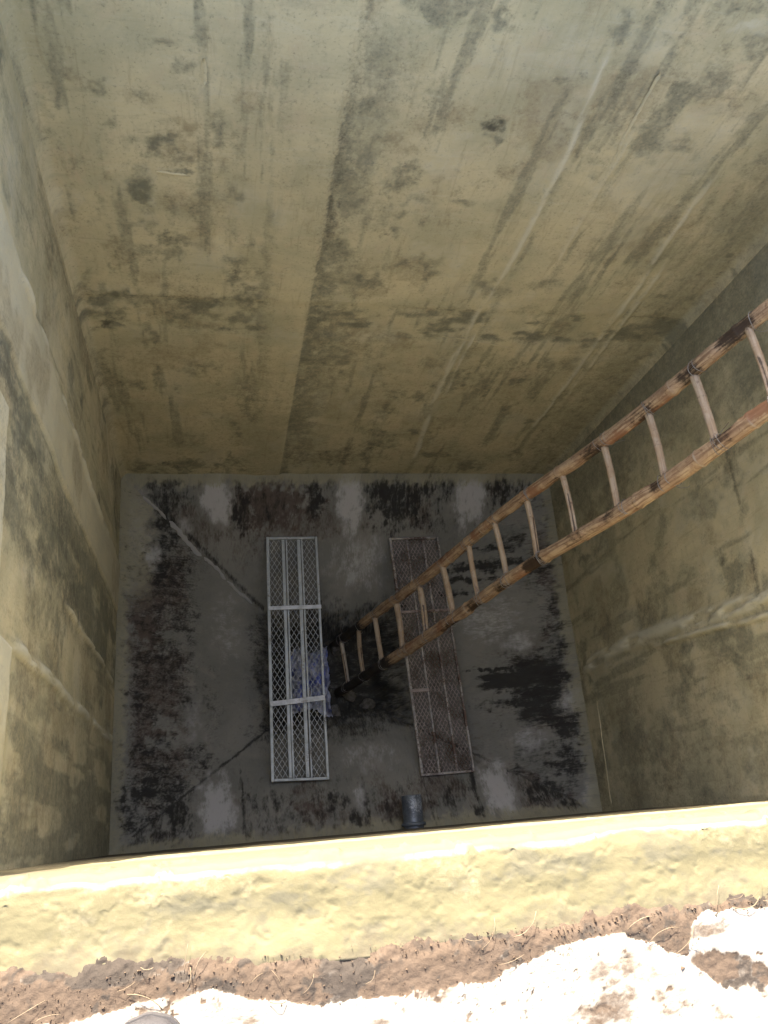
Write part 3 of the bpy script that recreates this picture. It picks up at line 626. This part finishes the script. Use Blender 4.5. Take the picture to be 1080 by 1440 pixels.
# right wall
def paint_right(U, V, s, h, lo, md):
    wv = (fbm(V * 3, V * 0 + 1.3, 96, 4) - .5) * .04
    s['A'] = np.maximum(s['A'], .72 * sst(1.45, 2.0, U + (md - .5) * .8))
    s['A'] = np.maximum(s['A'], .6 * sst(.40, .60, md) * sst(.9, .3, U))
    s['A'] = np.maximum(s['A'], .55 * sst(.5, .68, fbm(U * 5, V * 5, 98, 5)))
    jz = 2.02 + (fbm(U * 4, U * 0, 97, 3) - .5) * .03
    s['K'] = np.maximum(s['K'], .7 * sst(.025, .0, np.abs(V - jz)) * band(U, .7, 1.7, .1) * sst(.3, .6, md))
    s['P'] = np.maximum(s['P'], .35 * sst(.02, .0, np.abs(V - jz - .03)) * band(U, .5, 1.6, .1) * sst(.35, .6, md))
    s['A'] = np.maximum(s['A'], .5 * sst(.35, .05, U) * sst(1.75, 1.5, V))
    for pts, w, a in RIGHT_SEAMS:
        q = seam(U, V, pts, w)
        h = h + .020 * q; s['P'] = np.maximum(s['P'], 1.25 * a * q)
        for c in 'ABK': s[c] = s[c] * (1 - .9 * np.clip(q, 0, 1))
    return h
right_wall = wall_grid(us, RIGHT_STAINS, 300, place_side(W, -1), paint_right, 'tank_wall', 'right concrete wall behind the bamboo ladder, with a smeared mortar ridge')
right_wall.data.flip_normals()
far_wall.data.flip_normals()

# near wall: only its foreshortened face and its yellow rounded top are seen
def near_wall():
    xs = np.concatenate([seg(-.15, .05, .02), seg(.05, 1.85, .0032), seg(1.85, W + .15, .02), [W + .15]])
    prof = [(0.0, z) for z in seg(-.03, 3.4, .03)] + [(0.0, z) for z in seg(3.4, TOP - .022, .008)]
    r = .022
    for k in range(9):
        a = math.pi / 2 * k / 8
        prof.append((r - r * math.cos(a), TOP - r + r * math.sin(a)))
    prof += [(q, TOP) for q in seg(r + .003, .165, .003)] + [(.168, TOP - .012), (.17, TOP - .2)]
    O = np.array([p[0] for p in prof]); H = np.array([p[1] for p in prof])
    U, OO = np.meshgrid(xs, O); HH = np.repeat(H[:, None], len(xs), 1)
    sarc = OO + (TOP - HH)
    top = (OO > .001).astype(float)
    w1 = (fbm(U * 4.5, U * 0, 110, 4) - .5) * .014 + (fbm(U * 30, HH * 8, 111, 3) - .5) * .006 - .007 * sst(.60, .72, fbm(U * 26, HH * 10 + OO * 20, 126, 4, .6))
    ridge = np.exp(-((OO - .03) / .022) ** 2)
    dz = (fbm(U * 6, OO * 14, 112, 5) - .5) * .007 + (fbm(U * 40, OO * 40, 113, 4) - .5) * .0026 - .0012 * sst(.62, .74, fbm(U * 44, OO * 50, 125, 4, .6)) - .0065 * sst(.03, .10, OO)
    near_top = sst(3.3, 3.7, HH)
    Yc = -OO - w1 * near_top * sst(.10, .03, OO) - (1 - top) * (fbm(U * 5, HH * 5, 115, 4) - .5) * .01 * sst(0, .2, HH)
    # corner columns keep inside the pit only
    Zc = HH + dz * sst(.005, .03, OO)
    md = fbm(U * 9, OO * 14, 116, 6, .62); fn = fbm(U * 34, OO * 46, 117, 5, .65); big = fbm(U * 3.2, OO * 5, 118, 4)
    A = top * (.40 * sst(.50, .70, md + (fn - .5) * .35) * sst(.40, .62, big + OO * .9) + .34 * sst(.56, .74, fn))
    A += top * .55 * sst(.05, .03, np.abs(OO - .028)) * sst(.5, .66, fbm(U * 12, OO * 25, 119, 5))
    de = -np.interp(U, [p[0] for p in DIRT_EDGE], [p[1] for p in DIRT_EDGE])
    B = top * sst(de - .03, de + .03, OO + (fn - .5) * .12 + (md - .5) * .10) * .9
    A = np.maximum(A, top * .60 * sst(de - .07, de + .01, OO + (fn - .5) * .13 + (md - .5) * .08))
    P = top * .35 * sst(.008, .0, np.abs(OO - .016 - w1)) + top * .25 * sst(.5, .7, fbm(U * 5, OO * 8, 121, 4))  # narrow pale line paints in the sun highlight along the rounded edge
    A = np.maximum(A, (1 - top) * .30 * sst(.4, .6, fbm(U * 7, HH * 4, 122, 4)) * sst(3.2, 2.0, HH))
    A = np.maximum(A, .75 * sst(2.9, 3.2, HH) * (OO < .010))
    B = np.maximum(B, .90 * sst(2.9, 3.2, HH) * (OO < .010))
    P = np.maximum(P, (1 - top) * .45 * sst(3.1, 2.8, HH))  # hidden face made paler so it bounces more sunlight into the tank
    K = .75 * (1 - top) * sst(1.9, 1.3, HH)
    o = grid('tank_wall', np.stack([U, Yc, Zc], -1), M['top'], None, np.stack([A, B, P, K], -1), np.stack([U, sarc], -1), flip=False)
    return tag(o, 'nearest wall of the tank, seen from above by its sunlit yellow top', 'wall')
near = near_wall()

def ridges(parent, surf, nrm, specs):
    for k, (pts, w, h) in enumerate(specs):
        flat = abs(pts[0][1] - pts[-1][1]) < .2
        bead('plaster_ridge', [surf(*p) for p in pts], w * 1.15, h * (.45 if flat else .6), M['wall'], parent, 70 + k, nrm, .05 if flat else .26)
ridges(far_wall, lambda x, z: (x, L - .003, z), (0, -1, 0), (
    (((2.052, 3.36), (2.049, 3.2), (2.077, 2.8)), .006, .006),
    (((1.70, 1.752), (1.95, 1.70), (2.12, 1.655)), .005, .005),
    (((.385, 2.742), (.46, 2.738), (.505, 2.733)), .006, .008),
    (((.565, 3.14), (.565, 3.24)), .008, .006)))
ridges(right_wall, lambda y, z: (W - .004, y, z), (-1, 0, 0), (
    (((.66, .222), (.35, .20), (.04, .18)), .007, .010),))

# ------------------------------------------------------------------ ground round the tank
def ground():
    X0, X1, Y0, Y1 = -.15, W + .15, -.112, L + .15
    gx = np.concatenate([[-600, -150, -40, -12, -4, -1.5, X0], seg(.0, .08, .04), seg(.08, 1.85, .0028), seg(1.85, 2.9, .05), [X1, 4.5, 8, 20, 60, 200, 600]])
    gy = np.concatenate([[-600, -150, -40, -12, -4, -1.6], seg(-1.0, -.5, .05), seg(-.5, Y0, .0028), [Y0, .4, 1.2, 2.0, Y1, 4, 8, 20, 60, 200, 600]])
    X, Y = np.meshgrid(gx, gy)
    near_m = (X > .04) & (X < 1.9) & (Y > -.55) & (Y < 0)
    fn = fbm(X * 60, Y * 60, 130, 5, .65); md = fbm(X * 17, Y * 17, 131, 5, .6); ch = fbm(X * 130, Y * 130, 132, 3, .6)
    we = np.interp(X, [p[0] for p in WHITE_EDGE], [p[1] for p in WHITE_EDGE]) + (fn - .5) * .014 + (md - .5) * .016 + (ch - .5) * .003
    far_out = ~near_m
    white = sst(.0012, -.0012, Y - we)
    hole = sst(.66, .70, fbm(X * 22, Y * 30, 134, 5, .6)) * sst(-.33, -.21, Y)
    hole = np.maximum(hole, sst(.0011, .0006, ((X - 1.44) / 2.4 + (md - .5) * .05) ** 2 + (Y + .245 + .25 * (X - 1.44) + (fn - .5) * .03) ** 2))
    white = white * (1 - hole)
    white = np.where(far_out, 1.0, white)
    Z = np.full_like(X, TOP - .0008)
    dirt = (fn - .5) * .0026 + (ch - .5) * .0030 + (md - .5) * .003
    skin = .0016 + (md - .5) * .0025 + (fn - .5) * .0005
    Z = Z + np.where(far_out, 0, dirt * (1 - white) + (skin) * white)
    de = np.interp(X, [p[0] for p in DIRT_EDGE], [p[1] for p in DIRT_EDGE]) + (md - .5) * .022 + (fn - .5) * .02
    rise = sst(.030, -.030, Y - de + (ch - .5) * .012)          # dirt thins out over the edge of the wall top
    Z = Z - np.where(near_m | (Y > -.2) & (Y < -.1), .016 * (1 - rise), 0)
    B = (1 - white) * (.95 + .3 * (fn - .5))
    dk = sst(.50, .62, fbm(X * 9, Y * 16, 135, 5, .6)) * (1 - white)
    K = dk * .80 + (1 - white) * .5 * sst(.55, .75, fbm(X * 75, Y * 75, 145, 3)) + (1 - white) * .35 * sst(.52, .68, fn)
    P = (1 - white) * (.95 * sst(.45, .60, fbm(X * 14, Y * 26, 136, 6, .68)))
    B = np.where(dk > .5, B * .6, B)
    B = B + white * .62 * sst(.54, .70, fbm(X * 10, Y * 22, 137, 6, .65)) + white * .5 * sst(.70, .78, fn)
    crk = np.abs(fbm(X * 16, Y * 16, 139, 5, .6) - .5)
    K = K + white * .55 * sst(.010, .002, crk) * sst(.45, .6, fbm(X * 5, Y * 9, 140, 4))
    K = K + white * .30 * sst(.60, .72, ch)
    K = K + white * .45 * sst(.71, .78, fbm(X * 45, Y * 45, 138, 4))
    A = (1 - white) * 1.0 * sst(-.020, .012, Y - np.interp(X, [p[0] for p in DIRT_EDGE], [p[1] for p in DIRT_EDGE]) + (fn - .5) * .05 + (md - .5) * .04)
    P = P + .5 * A; A = A * 0
    G = np.stack([A, np.clip(B, 0, 1.1), P, K], -1)
    cx = (X[:-1, :-1] + X[1:, 1:]) / 2; cy = (Y[:-1, :-1] + Y[1:, 1:]) / 2
    skip = (cx > X0) & (cx < X1) & (cy > Y0) & (cy < Y1)
    return tag(grid('ground', np.stack([X, Y, Z], -1), M['ground'], None, G, np.stack([X, Y], -1), skip), kind='structure')
ground()

# ------------------------------------------------------------------ bamboo ladder
def tube_obj(name, pts, radf, n, mat, parent, atf):
    """round pole with uv (around, along) and stain amounts"""
    pts = [Vector(p) for p in pts]
    m_ = len(pts)
    d0 = (pts[-1] - pts[0]).normalized()
    ref = Vector((0, 1, 0)) if abs(d0.y) < .8 else Vector((0, 0, 1))
    P = np.zeros((m_, n + 1, 3)); G = np.zeros((m_, n + 1, 4)); UV = np.zeros((m_, n + 1, 2))
    s_ = 0.0
    for i, p in enumerate(pts):
        d = (pts[min(i + 1, m_ - 1)] - pts[max(i - 1, 0)]).normalized()
        s = d.cross(ref).normalized(); u = s.cross(d)
        if i: s_ += (p - pts[i - 1]).length
        for k in range(n + 1):
            a = 2 * math.pi * (k % n) / n
            r = radf(i, a)
            P[i, k] = p + (s * math.cos(a) + u * math.sin(a)) * r
            G[i, k] = atf(i, a)
            UV[i, k] = (k / n * 2 * math.pi * .044, s_)
    o = grid(name, P, mat, parent, G, UV)
    me = o.data
    # close both ends
    import bmesh
    bm = bmesh.new(); bm.from_mesh(me)
    bmesh.ops.remove_doubles(bm, verts=bm.verts, dist=1e-6)
    be = [e for e in bm.edges if e.is_boundary]
    bmesh.ops.holes_fill(bm, edges=be, sides=0)
    bmesh.ops.recalc_face_normals(bm, faces=bm.faces)
    bm.to_mesh(me); bm.free()
    return o

R0 = Vector((1.44792451, 1.22915187, -0.50001535))       # far end of the lowest rung in sight
STEP = Vector((0.08184134, 0.02864774, 0.26094576))
RV = Vector((0.01290376, -0.2658967, 0.00983181))
rvn = RV.normalized()
NR = 17
ladder = empty('ladder', (1.34, 1.05, BASE))
tag(ladder, 'weathered bamboo ladder slanting from the dark sump up to the right', 'ladder')
Minv = Matrix.Translation(-Vector(ladder.location))
off = Vector(ladder.location)
def rail_pt(base, t, bow):
    p = base + STEP * t
    x = max(0.0, t - 12) ; p = p + Vector((.004 * x * x, 0, 0)) * bow
    p = p + Vector((.010 * math.sin(t * 1.13 + bow * 2), .010 * math.sin(t * .87 + 1 + bow), 0))
    return p - off
T0, T1 = (BASE + .50 + .01) / STEP.z, 16.6
def make_rail(base, bow, seed, wet_t, rad, grey_amt):
    r_ = random.Random(seed)
    N = 420
    ts = [T0 + (T1 - T0) * i / (N - 1) for i in range(N)]
    pts = [rail_pt(base, t, bow) for t in ts]
    nodes = []; t = T0 + .5
    while t < T1:
        nodes.append(t); t += r_.uniform(.95, 1.45)
    burn = {k: (r_.uniform(.35, 1.0), r_.uniform(-.16, .22), r_.uniform(.14, .42)) for k in range(-1, NR + 1)}
    ph = [r_.uniform(0, 6.28) for _ in range(6)]
    nz = fbm(np.array(ts) * 1.7, np.zeros(N), seed, 4); nz2 = fbm(np.array(ts) * 2.3, np.ones(N) * 5, seed + 3, 4)
    def radf(i, a):
        t = ts[i]
        r = rad * (1 + .07 * (nz[i] - .5) * math.cos(a * 2 + ph[5]) + .05 * math.sin(t * .9 + ph[0]) + .025 * math.sin(2 * a + t + ph[1]) + .018 * math.sin(3 * a + 2.3 * t))
        for nd in nodes:
            d = abs(t - nd)
            if d < .12:
                r *= 1 + .13 * math.exp(-(d / .035) ** 2) - .10 * math.exp(-((t - nd + .05) / .013) ** 2)
        k = round(t)
        if k in burn:                    # hollow cut round each rung end
            b, o_, w = burn[k]
            d = (t - k - o_)
            r -= rad * .34 * b * math.exp(-(d / w) ** 4) * max(0.0, math.cos(a - ph[2] - .5 * k)) ** 2
        return r
    def atf(i, a):
        t = ts[i]; k = round(t); A = 0.0
        if k in burn:
            b, o_, w = burn[k]
            A = .95 * b * math.exp(-((t - k - o_) / (w * .9)) ** 4) * (.60 + .40 * math.cos(a - ph[2] - .5 * k))
        Bq = .7 * max(0, nz[i] - .40) * 4 * (.5 + .5 * math.cos(a + ph[3] + t * .6))
        Pq = grey_amt * max(0, .25 + math.sin(a + ph[4] + .3 * t)) * max(0, nz2[i] - .3) * 2
        for nd in nodes:
            d = abs(t - nd)
            if d < .08: A = max(A, .40 * math.exp(-((t - nd + .045) / .016) ** 2)); Pq = max(Pq, .65 * math.exp(-((t - nd - .01) / .02) ** 2))
        K = 1.25 * max(0.0, min(1.0, (wet_t - t) / .9 + .5))
        return (A, Bq, Pq, K)
    return tube_obj('rail', pts, radf, 20, M['bamboo'], ladder, atf), burn
far_base = R0 - rvn * .030
near_base = R0 + RV + rvn * .038
make_rail(far_base, 1, 5, 1.2, .0310, .55)
make_rail(near_base, 1.0001, 9, 2.4, .0330, .30)

def make_rung(k, r_):
    base = R0 + STEP * k
    a = rail_pt(far_base, k, 1) + Vector((0, -.012, 0)); b = rail_pt(near_base, k, 1.0001) + Vector((0, .012, 0))
    jig = Vector((r_.uniform(-.006, .006), 0, r_.uniform(-.006, .006)))
    a = a + jig; b = b - jig
    N = 26
    bend = r_.uniform(-.006, .006)
    pts = [a.lerp(b, i / (N - 1)) + Vector((bend * math.sin(math.pi * i / (N - 1)), 0, bend * .5 * math.sin(math.pi * i / (N - 1)))) for i in range(N)]
    rad = r_.uniform(.0140, .0175); nd = r_.uniform(.35, .75); split = r_.random() < .45; sa = r_.uniform(.6, 2.2); s0 = r_.uniform(.3, .6)
    grey = r_.uniform(.1, .7); ph = r_.uniform(0, 6.28)
    wet = max(0.0, min(1.0, (1.2 - k) / 3.0))
    def radf(i, ang):
        t = i / (N - 1)
        r = rad * (1.04 - .10 * t + .10 * math.exp(-((t - nd) / .022) ** 2) + .03 * math.sin(2 * ang + ph))
        if split and t > s0:
            r *= 1 - .55 * min(1, (t - s0) * 6) * math.exp(-((((ang - sa) + math.pi) % (2 * math.pi) - math.pi) / .35) ** 2)
        return r
    def atf(i, ang):
        t = i / (N - 1)
        A = .65 * math.exp(-(t / .07) ** 2) + .8 * math.exp(-((1 - t) / .06) ** 2) + .4 * math.exp(-((t - nd) / .02) ** 2)
        if split and t > s0:
            A = max(A, 1.0 * math.exp(-((((ang - sa) + math.pi) % (2 * math.pi) - math.pi) / .28) ** 2))
        return (A, .25 * max(0, math.sin(ang + ph)), grey * (.6 + .5 * math.sin(ang * 1.0 + ph + 1)), .55 * wet)
    tube_obj('rung', pts, radf, 16, M['rung'], ladder, atf)

def lash(center, axis, rad, r_):
    mb = MB()
    axis = axis.normalized()
    e1 = axis.cross(Vector((0, 1, 0))).normalized(); e2 = axis.cross(e1)
    for q in range(r_.choice((1, 2, 2, 3))):
        til = r_.uniform(-.5, .5); o_ = r_.uniform(-.035, .035); ph = r_.uniform(0, 6.28)
        pts = []
        for i in range(25):
            a = 2 * math.pi * i / 24
            pts.append(center + (e1 * math.cos(a) + e2 * math.sin(a)) * (rad * 1.06 + .003 * math.sin(3 * a + ph)) + axis * (o_ + til * rad * math.sin(a + ph)))
        mb.tube(pts, .0015, 5)
    p = center + (e1 * r_.uniform(-1, 1) + e2 * r_.uniform(-1, 1)).normalized() * rad * 1.05
    dv = (p - center).normalized()
    mb.tube([p, p + dv * .018 + axis * .012, p + dv * .03 + axis * .034, p + dv * r_.uniform(.02, .05) + axis * .05], .0012, 4)
    mb.build('wire_lashing', M['wire'], ladder, True)
r_ = random.Random(21)
for k in range(-1, NR):
    make_rung(k, r_)
for k in range(0, NR):
    if r_.random() < .35: continue
    lash(rail_pt(far_base, k + .05, 1), STEP, .0315, r_)
    lash(rail_pt(near_base, k + .05, 1.0001), STEP, .0335, r_)

# ------------------------------------------------------------------ two long mesh racks bridging the sump
def rack(name, corners, z, label, bars, mats, cross, cell, strand, inner_pairs, seed, sag=0.0):
    """corners: far-left, far-right, near-right, near-left (x, y)"""
    fl, fr, nr, nl = [Vector((x, y, 0)) for x, y in corners]
    org = (fl + fr + nr + nl) / 4
    root = empty(name, (org.x, org.y, z))
    tag(root, label, 'mesh rack', 'long mesh racks lying across the sump')
    r_ = random.Random(seed)
    def pt(u, v, h=0.0):                    # u across, v from far to near
        a = fl.lerp(fr, u); b = nl.lerp(nr, u)
        p = a.lerp(b, v) - org
        return Vector((p.x, p.y, h - sag * math.sin(math.pi * v)))
    wd = (fr - fl).length; ln = (fl - nl).length
    def stick(nm, u0, v0, u1, v1, w, h, hz, mat, lipped=False, n=1):
        mb = MB()
        for i in range(n):
            a = i / n; b = (i + 1) / n
            p, q = pt(u0 + (u1 - u0) * a, v0 + (v1 - v0) * a, hz), pt(u0 + (u1 - u0) * b, v0 + (v1 - v0) * b, hz)
            mb.bar(p, q, w, h)
        o = mb.build(nm, mat, root)
        bv = o.modifiers.new('bevel', 'BEVEL'); bv.width = min(w, h) * .18; bv.segments = 2
        return o
    sw = bars
    e = sw / 2 / wd; ev = sw / 2 / ln
    stick('side_bar', e, 0, e, 1, sw, .026, .013, mats[0], n=1)
    stick('side_bar', 1 - e, .002, 1 - e - .006, .998, sw * .8, .026, .013, mats[0], n=1)
    for v in (ev, 1 - ev):
        stick('end_bar', 2 * e, v, 1 - 2 * e, v, sw * .85, .024, .012, mats[0])
    for u, w in inner_pairs:
        du = r_.uniform(-.005, .005)
        stick('inner_bar', u + du, 2 * ev, u - du * .5, 1 - 2 * ev, w, .020, .010, mats[1])
    for v0, v1, w, u1 in cross:
        stick('cross_bar', .5 * e, v0, u1, v1, w, .010, .0325, mats[2])
    # diamond mesh: one panel per bay
    us = [2 * e] + sorted(u for u, w in inner_pairs) + [1 - 2 * e]
    bays = [(a, b) for a, b in zip(us[:-1], us[1:]) if (b - a) * wd > .05]
    vs = [2 * ev, cross_v(cross, 0), cross_v(cross, 1), 1 - 2 * ev]
    cw, chh = cell
    for a, b in bays:
        for va, vb in zip(vs[:-1], vs[1:]):
            mb = MB()
            w_ = (b - a) * wd; l_ = (vb - va) * ln
            slope = chh / cw
            k0 = -int(l_ / chh) - 2
            for sgn in (1, -1):
                for k in range(k0, int(w_ / cw) + 2 + int(l_ / chh) + 1):
                    # line x = k*cw + sgn*(y/slope) clipped to the bay
                    x0 = k * cw; pts = []
                    y_lo, y_hi = 0.0, l_
                    xa = lambda y: x0 + sgn * y / slope
                    ylim = sorted(((0 - x0) * sgn * slope, (w_ - x0) * sgn * slope))
                    y_lo = max(y_lo, ylim[0]); y_hi = min(y_hi, ylim[1])
                    if y_hi - y_lo < .004: continue
                    p = pt(a + xa(y_lo) / wd, va + y_lo / ln, .004); q = pt(a + xa(y_hi) / wd, va + y_hi / ln, .004)
                    mb.bar(p, q, strand, .0022)
            o = mb.build('wire_mesh', mats[3], root)
            o['kind'] = 'stuff'
    return root
def cross_v(cross, i):
    return (cross[i][0] + cross[i][1]) / 2

ZR = -.200
rack('mesh_rack', ((.931, 1.920), (1.281, 1.920), (1.276, .320), (.913, .333)), ZR,
     'pale galvanised mesh rack on the left with two bright cross bars', .020, (M['galv'], M['galv'], M['galv_bright'], M['mesh']),
     ((.315, .312, .026, 1.0), (.705, .686, .032, .985)), (.033, .054), .0030,
     ((.330, .022), (.385, .011), (.625, .024), (.690, .011)), 1)
rack('mesh_rack', ((1.780, 1.901), (2.140, 1.906), (2.215, .302), (1.857, .300)), ZR,
     'rusty brown mesh rack on the right, crossing under the bamboo ladder', .017, (M['rusty_bar'], M['rusty_bar'], M['rusty'], M['rusty']),
     ((.335, .335, .018, .99), (.665, .665, .022, .36)), (.026, .043), .0050,
     ((.345, .013), (.675, .015)), 2)

# ------------------------------------------------------------------ pipe stub through the foot of the near wall
pr_ = empty('pipe_stub', (1.718, 0, .10))
tag(pr_, 'short blue grey steel pipe sticking out at the foot of the nearest wall', 'pipe')
mb = MB()
n = 32; ro, ri_ = .060, .052; y1 = .185
ring = lambda r, y: [(r * math.cos(2 * math.pi * k / n), y, r * math.sin(2 * math.pi * k / n)) for k in range(n)]
vs = ring(ro, -.03) + ring(ro, y1 - .004) + ring(ro - .003, y1) + ring(ri_, y1) + ring(ri_, -.02)
fs = [(j * n + k, (j + 1) * n + k, (j + 1) * n + (k + 1) % n, j * n + (k + 1) % n) for j in range(4) for k in range(n)]
fs.append(tuple(4 * n + k for k in range(n)))
mb.add(vs, fs)
o = mb.build('pipe_barrel', M['pipe'], pr_, True)
mb = MB()
vs = ring(ro + .001, .012) + ring(ro + .012, .014) + ring(ro + .012, .030) + ring(ro + .001, .034)
fs = [(j * n + k, (j + 1) * n + k, (j + 1) * n + (k + 1) % n, j * n + (k + 1) % n) for j in range(3) for k in range(n)]
mb.add(vs, fs)
mb.build('pipe_collar', M['pipe'], pr_, True)

# ------------------------------------------------------------------ rubbish in the sump
def film():
    n_, m_ = 90, 120
    a, b = np.meshgrid(np.linspace(0, 1, n_), np.linspace(0, 1, m_))
    x = 1.10 + .28 * a + (fbm(a * 3, b * 3, 140, 4) - .5) * .10
    y = .78 + .44 * b + (fbm(a * 3 + 9, b * 3, 141, 4) - .5) * .10
    rd = 1 - np.abs(fbm(a * 5, b * 4, 142, 3) - .5) * 2
    rd2 = 1 - np.abs(fbm(a * 11 + 3, b * 8, 143, 3) - .5) * 2
    z = BASE + .02 + .12 * np.clip(np.sin(np.pi * np.clip(a, .02, .98)), 0, 1) ** .5 * np.clip(np.sin(np.pi * np.clip(b, .02, .98)), 0, 1) ** .5 + .10 * rd ** 6 + .035 * rd2 ** 4
    o = grid('plastic_sheet', np.stack([x, y, z], -1), M['film'], None, None, np.stack([a, b], -1))
    sd = o.modifiers.new('thickness', 'SOLIDIFY'); sd.thickness = .0015
    tag(o, 'crumpled blue and whitish plastic sheet under the left rack', 'plastic sheet')
film()

def lump(loc, size, seed):
    r = random.Random(seed)
    import bmesh
    bm = bmesh.new()
    bmesh.ops.create_icosphere(bm, subdivisions=3, radius=1)
    pl = [(Vector((r.gauss(0, 1), r.gauss(0, 1), r.gauss(0, 1))).normalized(), r.uniform(.55, .9)) for _ in range(11)]
    for v in bm.verts:
        for nn, d in pl:
            e_ = v.co.dot(nn) - d
            if e_ > 0: v.co -= nn * e_
        v.co += v.co.normalized() * r.uniform(-.03, .03)
        v.co = Vector((v.co.x * size[0], v.co.y * size[1], v.co.z * size[2]))
    me = bpy.data.meshes.new('rubble_lump'); bm.to_mesh(me); bm.free()
    me.materials.append(M['lump'])
    o = bpy.data.objects.new('rubble_lump', me); COL.objects.link(o)
    o.location = loc; o.rotation_euler = (r.uniform(-.3, .3), r.uniform(-.3, .3), r.uniform(0, 6.28))
    return o
for i, (x, y, s, lab) in enumerate(((1.50, .90, .055, 'pale concrete lump at the foot of the ladder'), (1.40, .80, .06, 'dull concrete lump beside the left rack, nearest the viewer'),
                                    (1.62, .80, .075, 'dark concrete lump in the near right part of the sump'), (1.45, 1.24, .07, 'dark concrete lump behind the lowest rungs'), (1.72, .76, .05, 'small dark lump at the near rim of the sump'))):
    o = lump((x, y, BASE + s * .45), (s, s * random.uniform(.7, 1.1), s * .7), 60 + i)
    tag(o, lab, 'rubble', 'rubble lumps in the sump')

# ------------------------------------------------------------------ toe of a shoe on the white ground
def shoe():
    root = empty('shoe', (.478, -.1985, TOP))
    tag(root, 'grey rounded shoe toe on the white ground at the bottom edge', 'shoe')
    Ls = .285
    def outline(t):                      # half width along the shoe, t from toe 0 to heel 1
        return .050 * (1 - (1 - min(1, t / .20)) ** 2.4) ** .5 * (1 - .22 * math.exp(-((t - .60) / .18) ** 2)) * (1 if t < .88 else math.sqrt(max(0, 1 - ((t - .88) / .125) ** 2)) * .9 + .1)
    def hgt(t):
        return .030 + .030 * min(1, t / .14) ** .5 + .035 * sst(.25, .55, np.array(t)) + .01 * sst(.8, 1, np.array(t))
    nt, na = 44, 17
    P = np.zeros((nt, na, 3))
    for i in range(nt):
        t = i / (nt - 1); w = max(outline(t), .003); h = float(hgt(t)) - .018
        for k in range(na):
            a = math.pi * k / (na - 1)
            c, s = math.cos(a), math.sin(a)
            P[i, k] = (-math.copysign(abs(c) ** .75, c) * w * .97, -.004 - t * (Ls - .008), .018 + h * abs(s) ** .7 * (1 if i else .4))
    up = grid('shoe_upper', P, M['shoe'], root, None, None)
    so = up.modifiers.new('thickness', 'SOLIDIFY'); so.thickness = .002
    mb = MB(); ring_ = []
    N = 40
    top = []
    for i in range(N):
        t = i / (N - 1); top.append((outline(t) + .004, -t * Ls))
    loop = [(w, y) for w, y in top] + [(-w, y) for w, y in reversed(top)]
    k = len(loop)
    vs = [(x, y, 0.001) for x, y in loop] + [(x, y, .021) for x, y in loop]
    fs = [tuple(range(k)), tuple(range(2 * k - 1, k - 1, -1))] + [(i, i + k, (i + 1) % k + k, (i + 1) % k) for i in range(k)]
    mb.add(vs, fs)
    mb.build('shoe_sole', M['sole'], root)
    # tongue and laces further back
    mb = MB()
    for j in range(4):
        y = -.105 - j * .022
        z = float(hgt(-y / Ls)) + .002
        mb.tube([(-.022, y, z - .008), (-.010, y - .003, z), (.010, y + .003, z), (.022, y, z - .008)], .003, 6)
    mb.build('shoe_lace', M['sole'], root, True)
shoe()

# ------------------------------------------------------------------ dry straws and crumbs on the dirt along the wall
def we_at(x): return float(np.interp(x, [p[0] for p in WHITE_EDGE], [p[1] for p in WHITE_EDGE]))
r_ = random.Random(33)
mb = MB()
for i in range(30):
    x = r_.uniform(.2, 1.6); y = r_.uniform(max(we_at(x) - .01, -.24), -.135)
    a = r_.gauss(.35, .7); ln = r_.uniform(.015, .075); cv = r_.uniform(-1.3, 1.3)
    pts = []
    px_, py_, pz_ = x, y, TOP + .004
    for s in range(7):
        pts.append((px_, py_, pz_ + .006 * math.sin(math.pi * s / 6) * r_.uniform(.5, 1.3)))
        px_ += math.cos(a) * ln / 6; py_ += math.sin(a) * ln / 6; a += cv / 6
    mb.tube(pts, r_.uniform(.0003, .0008), 4)
tag(mb.build('dry_straw', M['straw'], None, True), kind='stuff')
mb = MB()
for i in range(900):
    x = r_.uniform(.1, 1.8); lo_, hi_ = we_at(x) - .006, -.142
    y = lo_ + (hi_ - lo_) * r_.random()
    if r_.random() < .10: y = r_.uniform(-.42, lo_)
    s = abs(r_.gauss(0, .0010)) + .0004
    if r_.random() < .03: s *= 2.6
    ph = r_.uniform(0, 6.28)
    vs = [(x + s * math.cos(ph + q * 2.1) * r_.uniform(.6, 1.3), y + s * math.sin(ph + q * 2.1) * r_.uniform(.6, 1.3), TOP - .003) for q in range(3)]
    vs += [(p[0] * .5 + x * .5 + r_.uniform(-.3, .3) * s, p[1] * .5 + y * .5, TOP + .001 + s * r_.uniform(.1, .7)) for p in vs]
    mb.add(vs, [(0, 1, 4, 3), (1, 2, 5, 4), (2, 0, 3, 5), (3, 4, 5)])
tag(mb.build('dirt_crumbs', M['crumb'], None), kind='stuff')
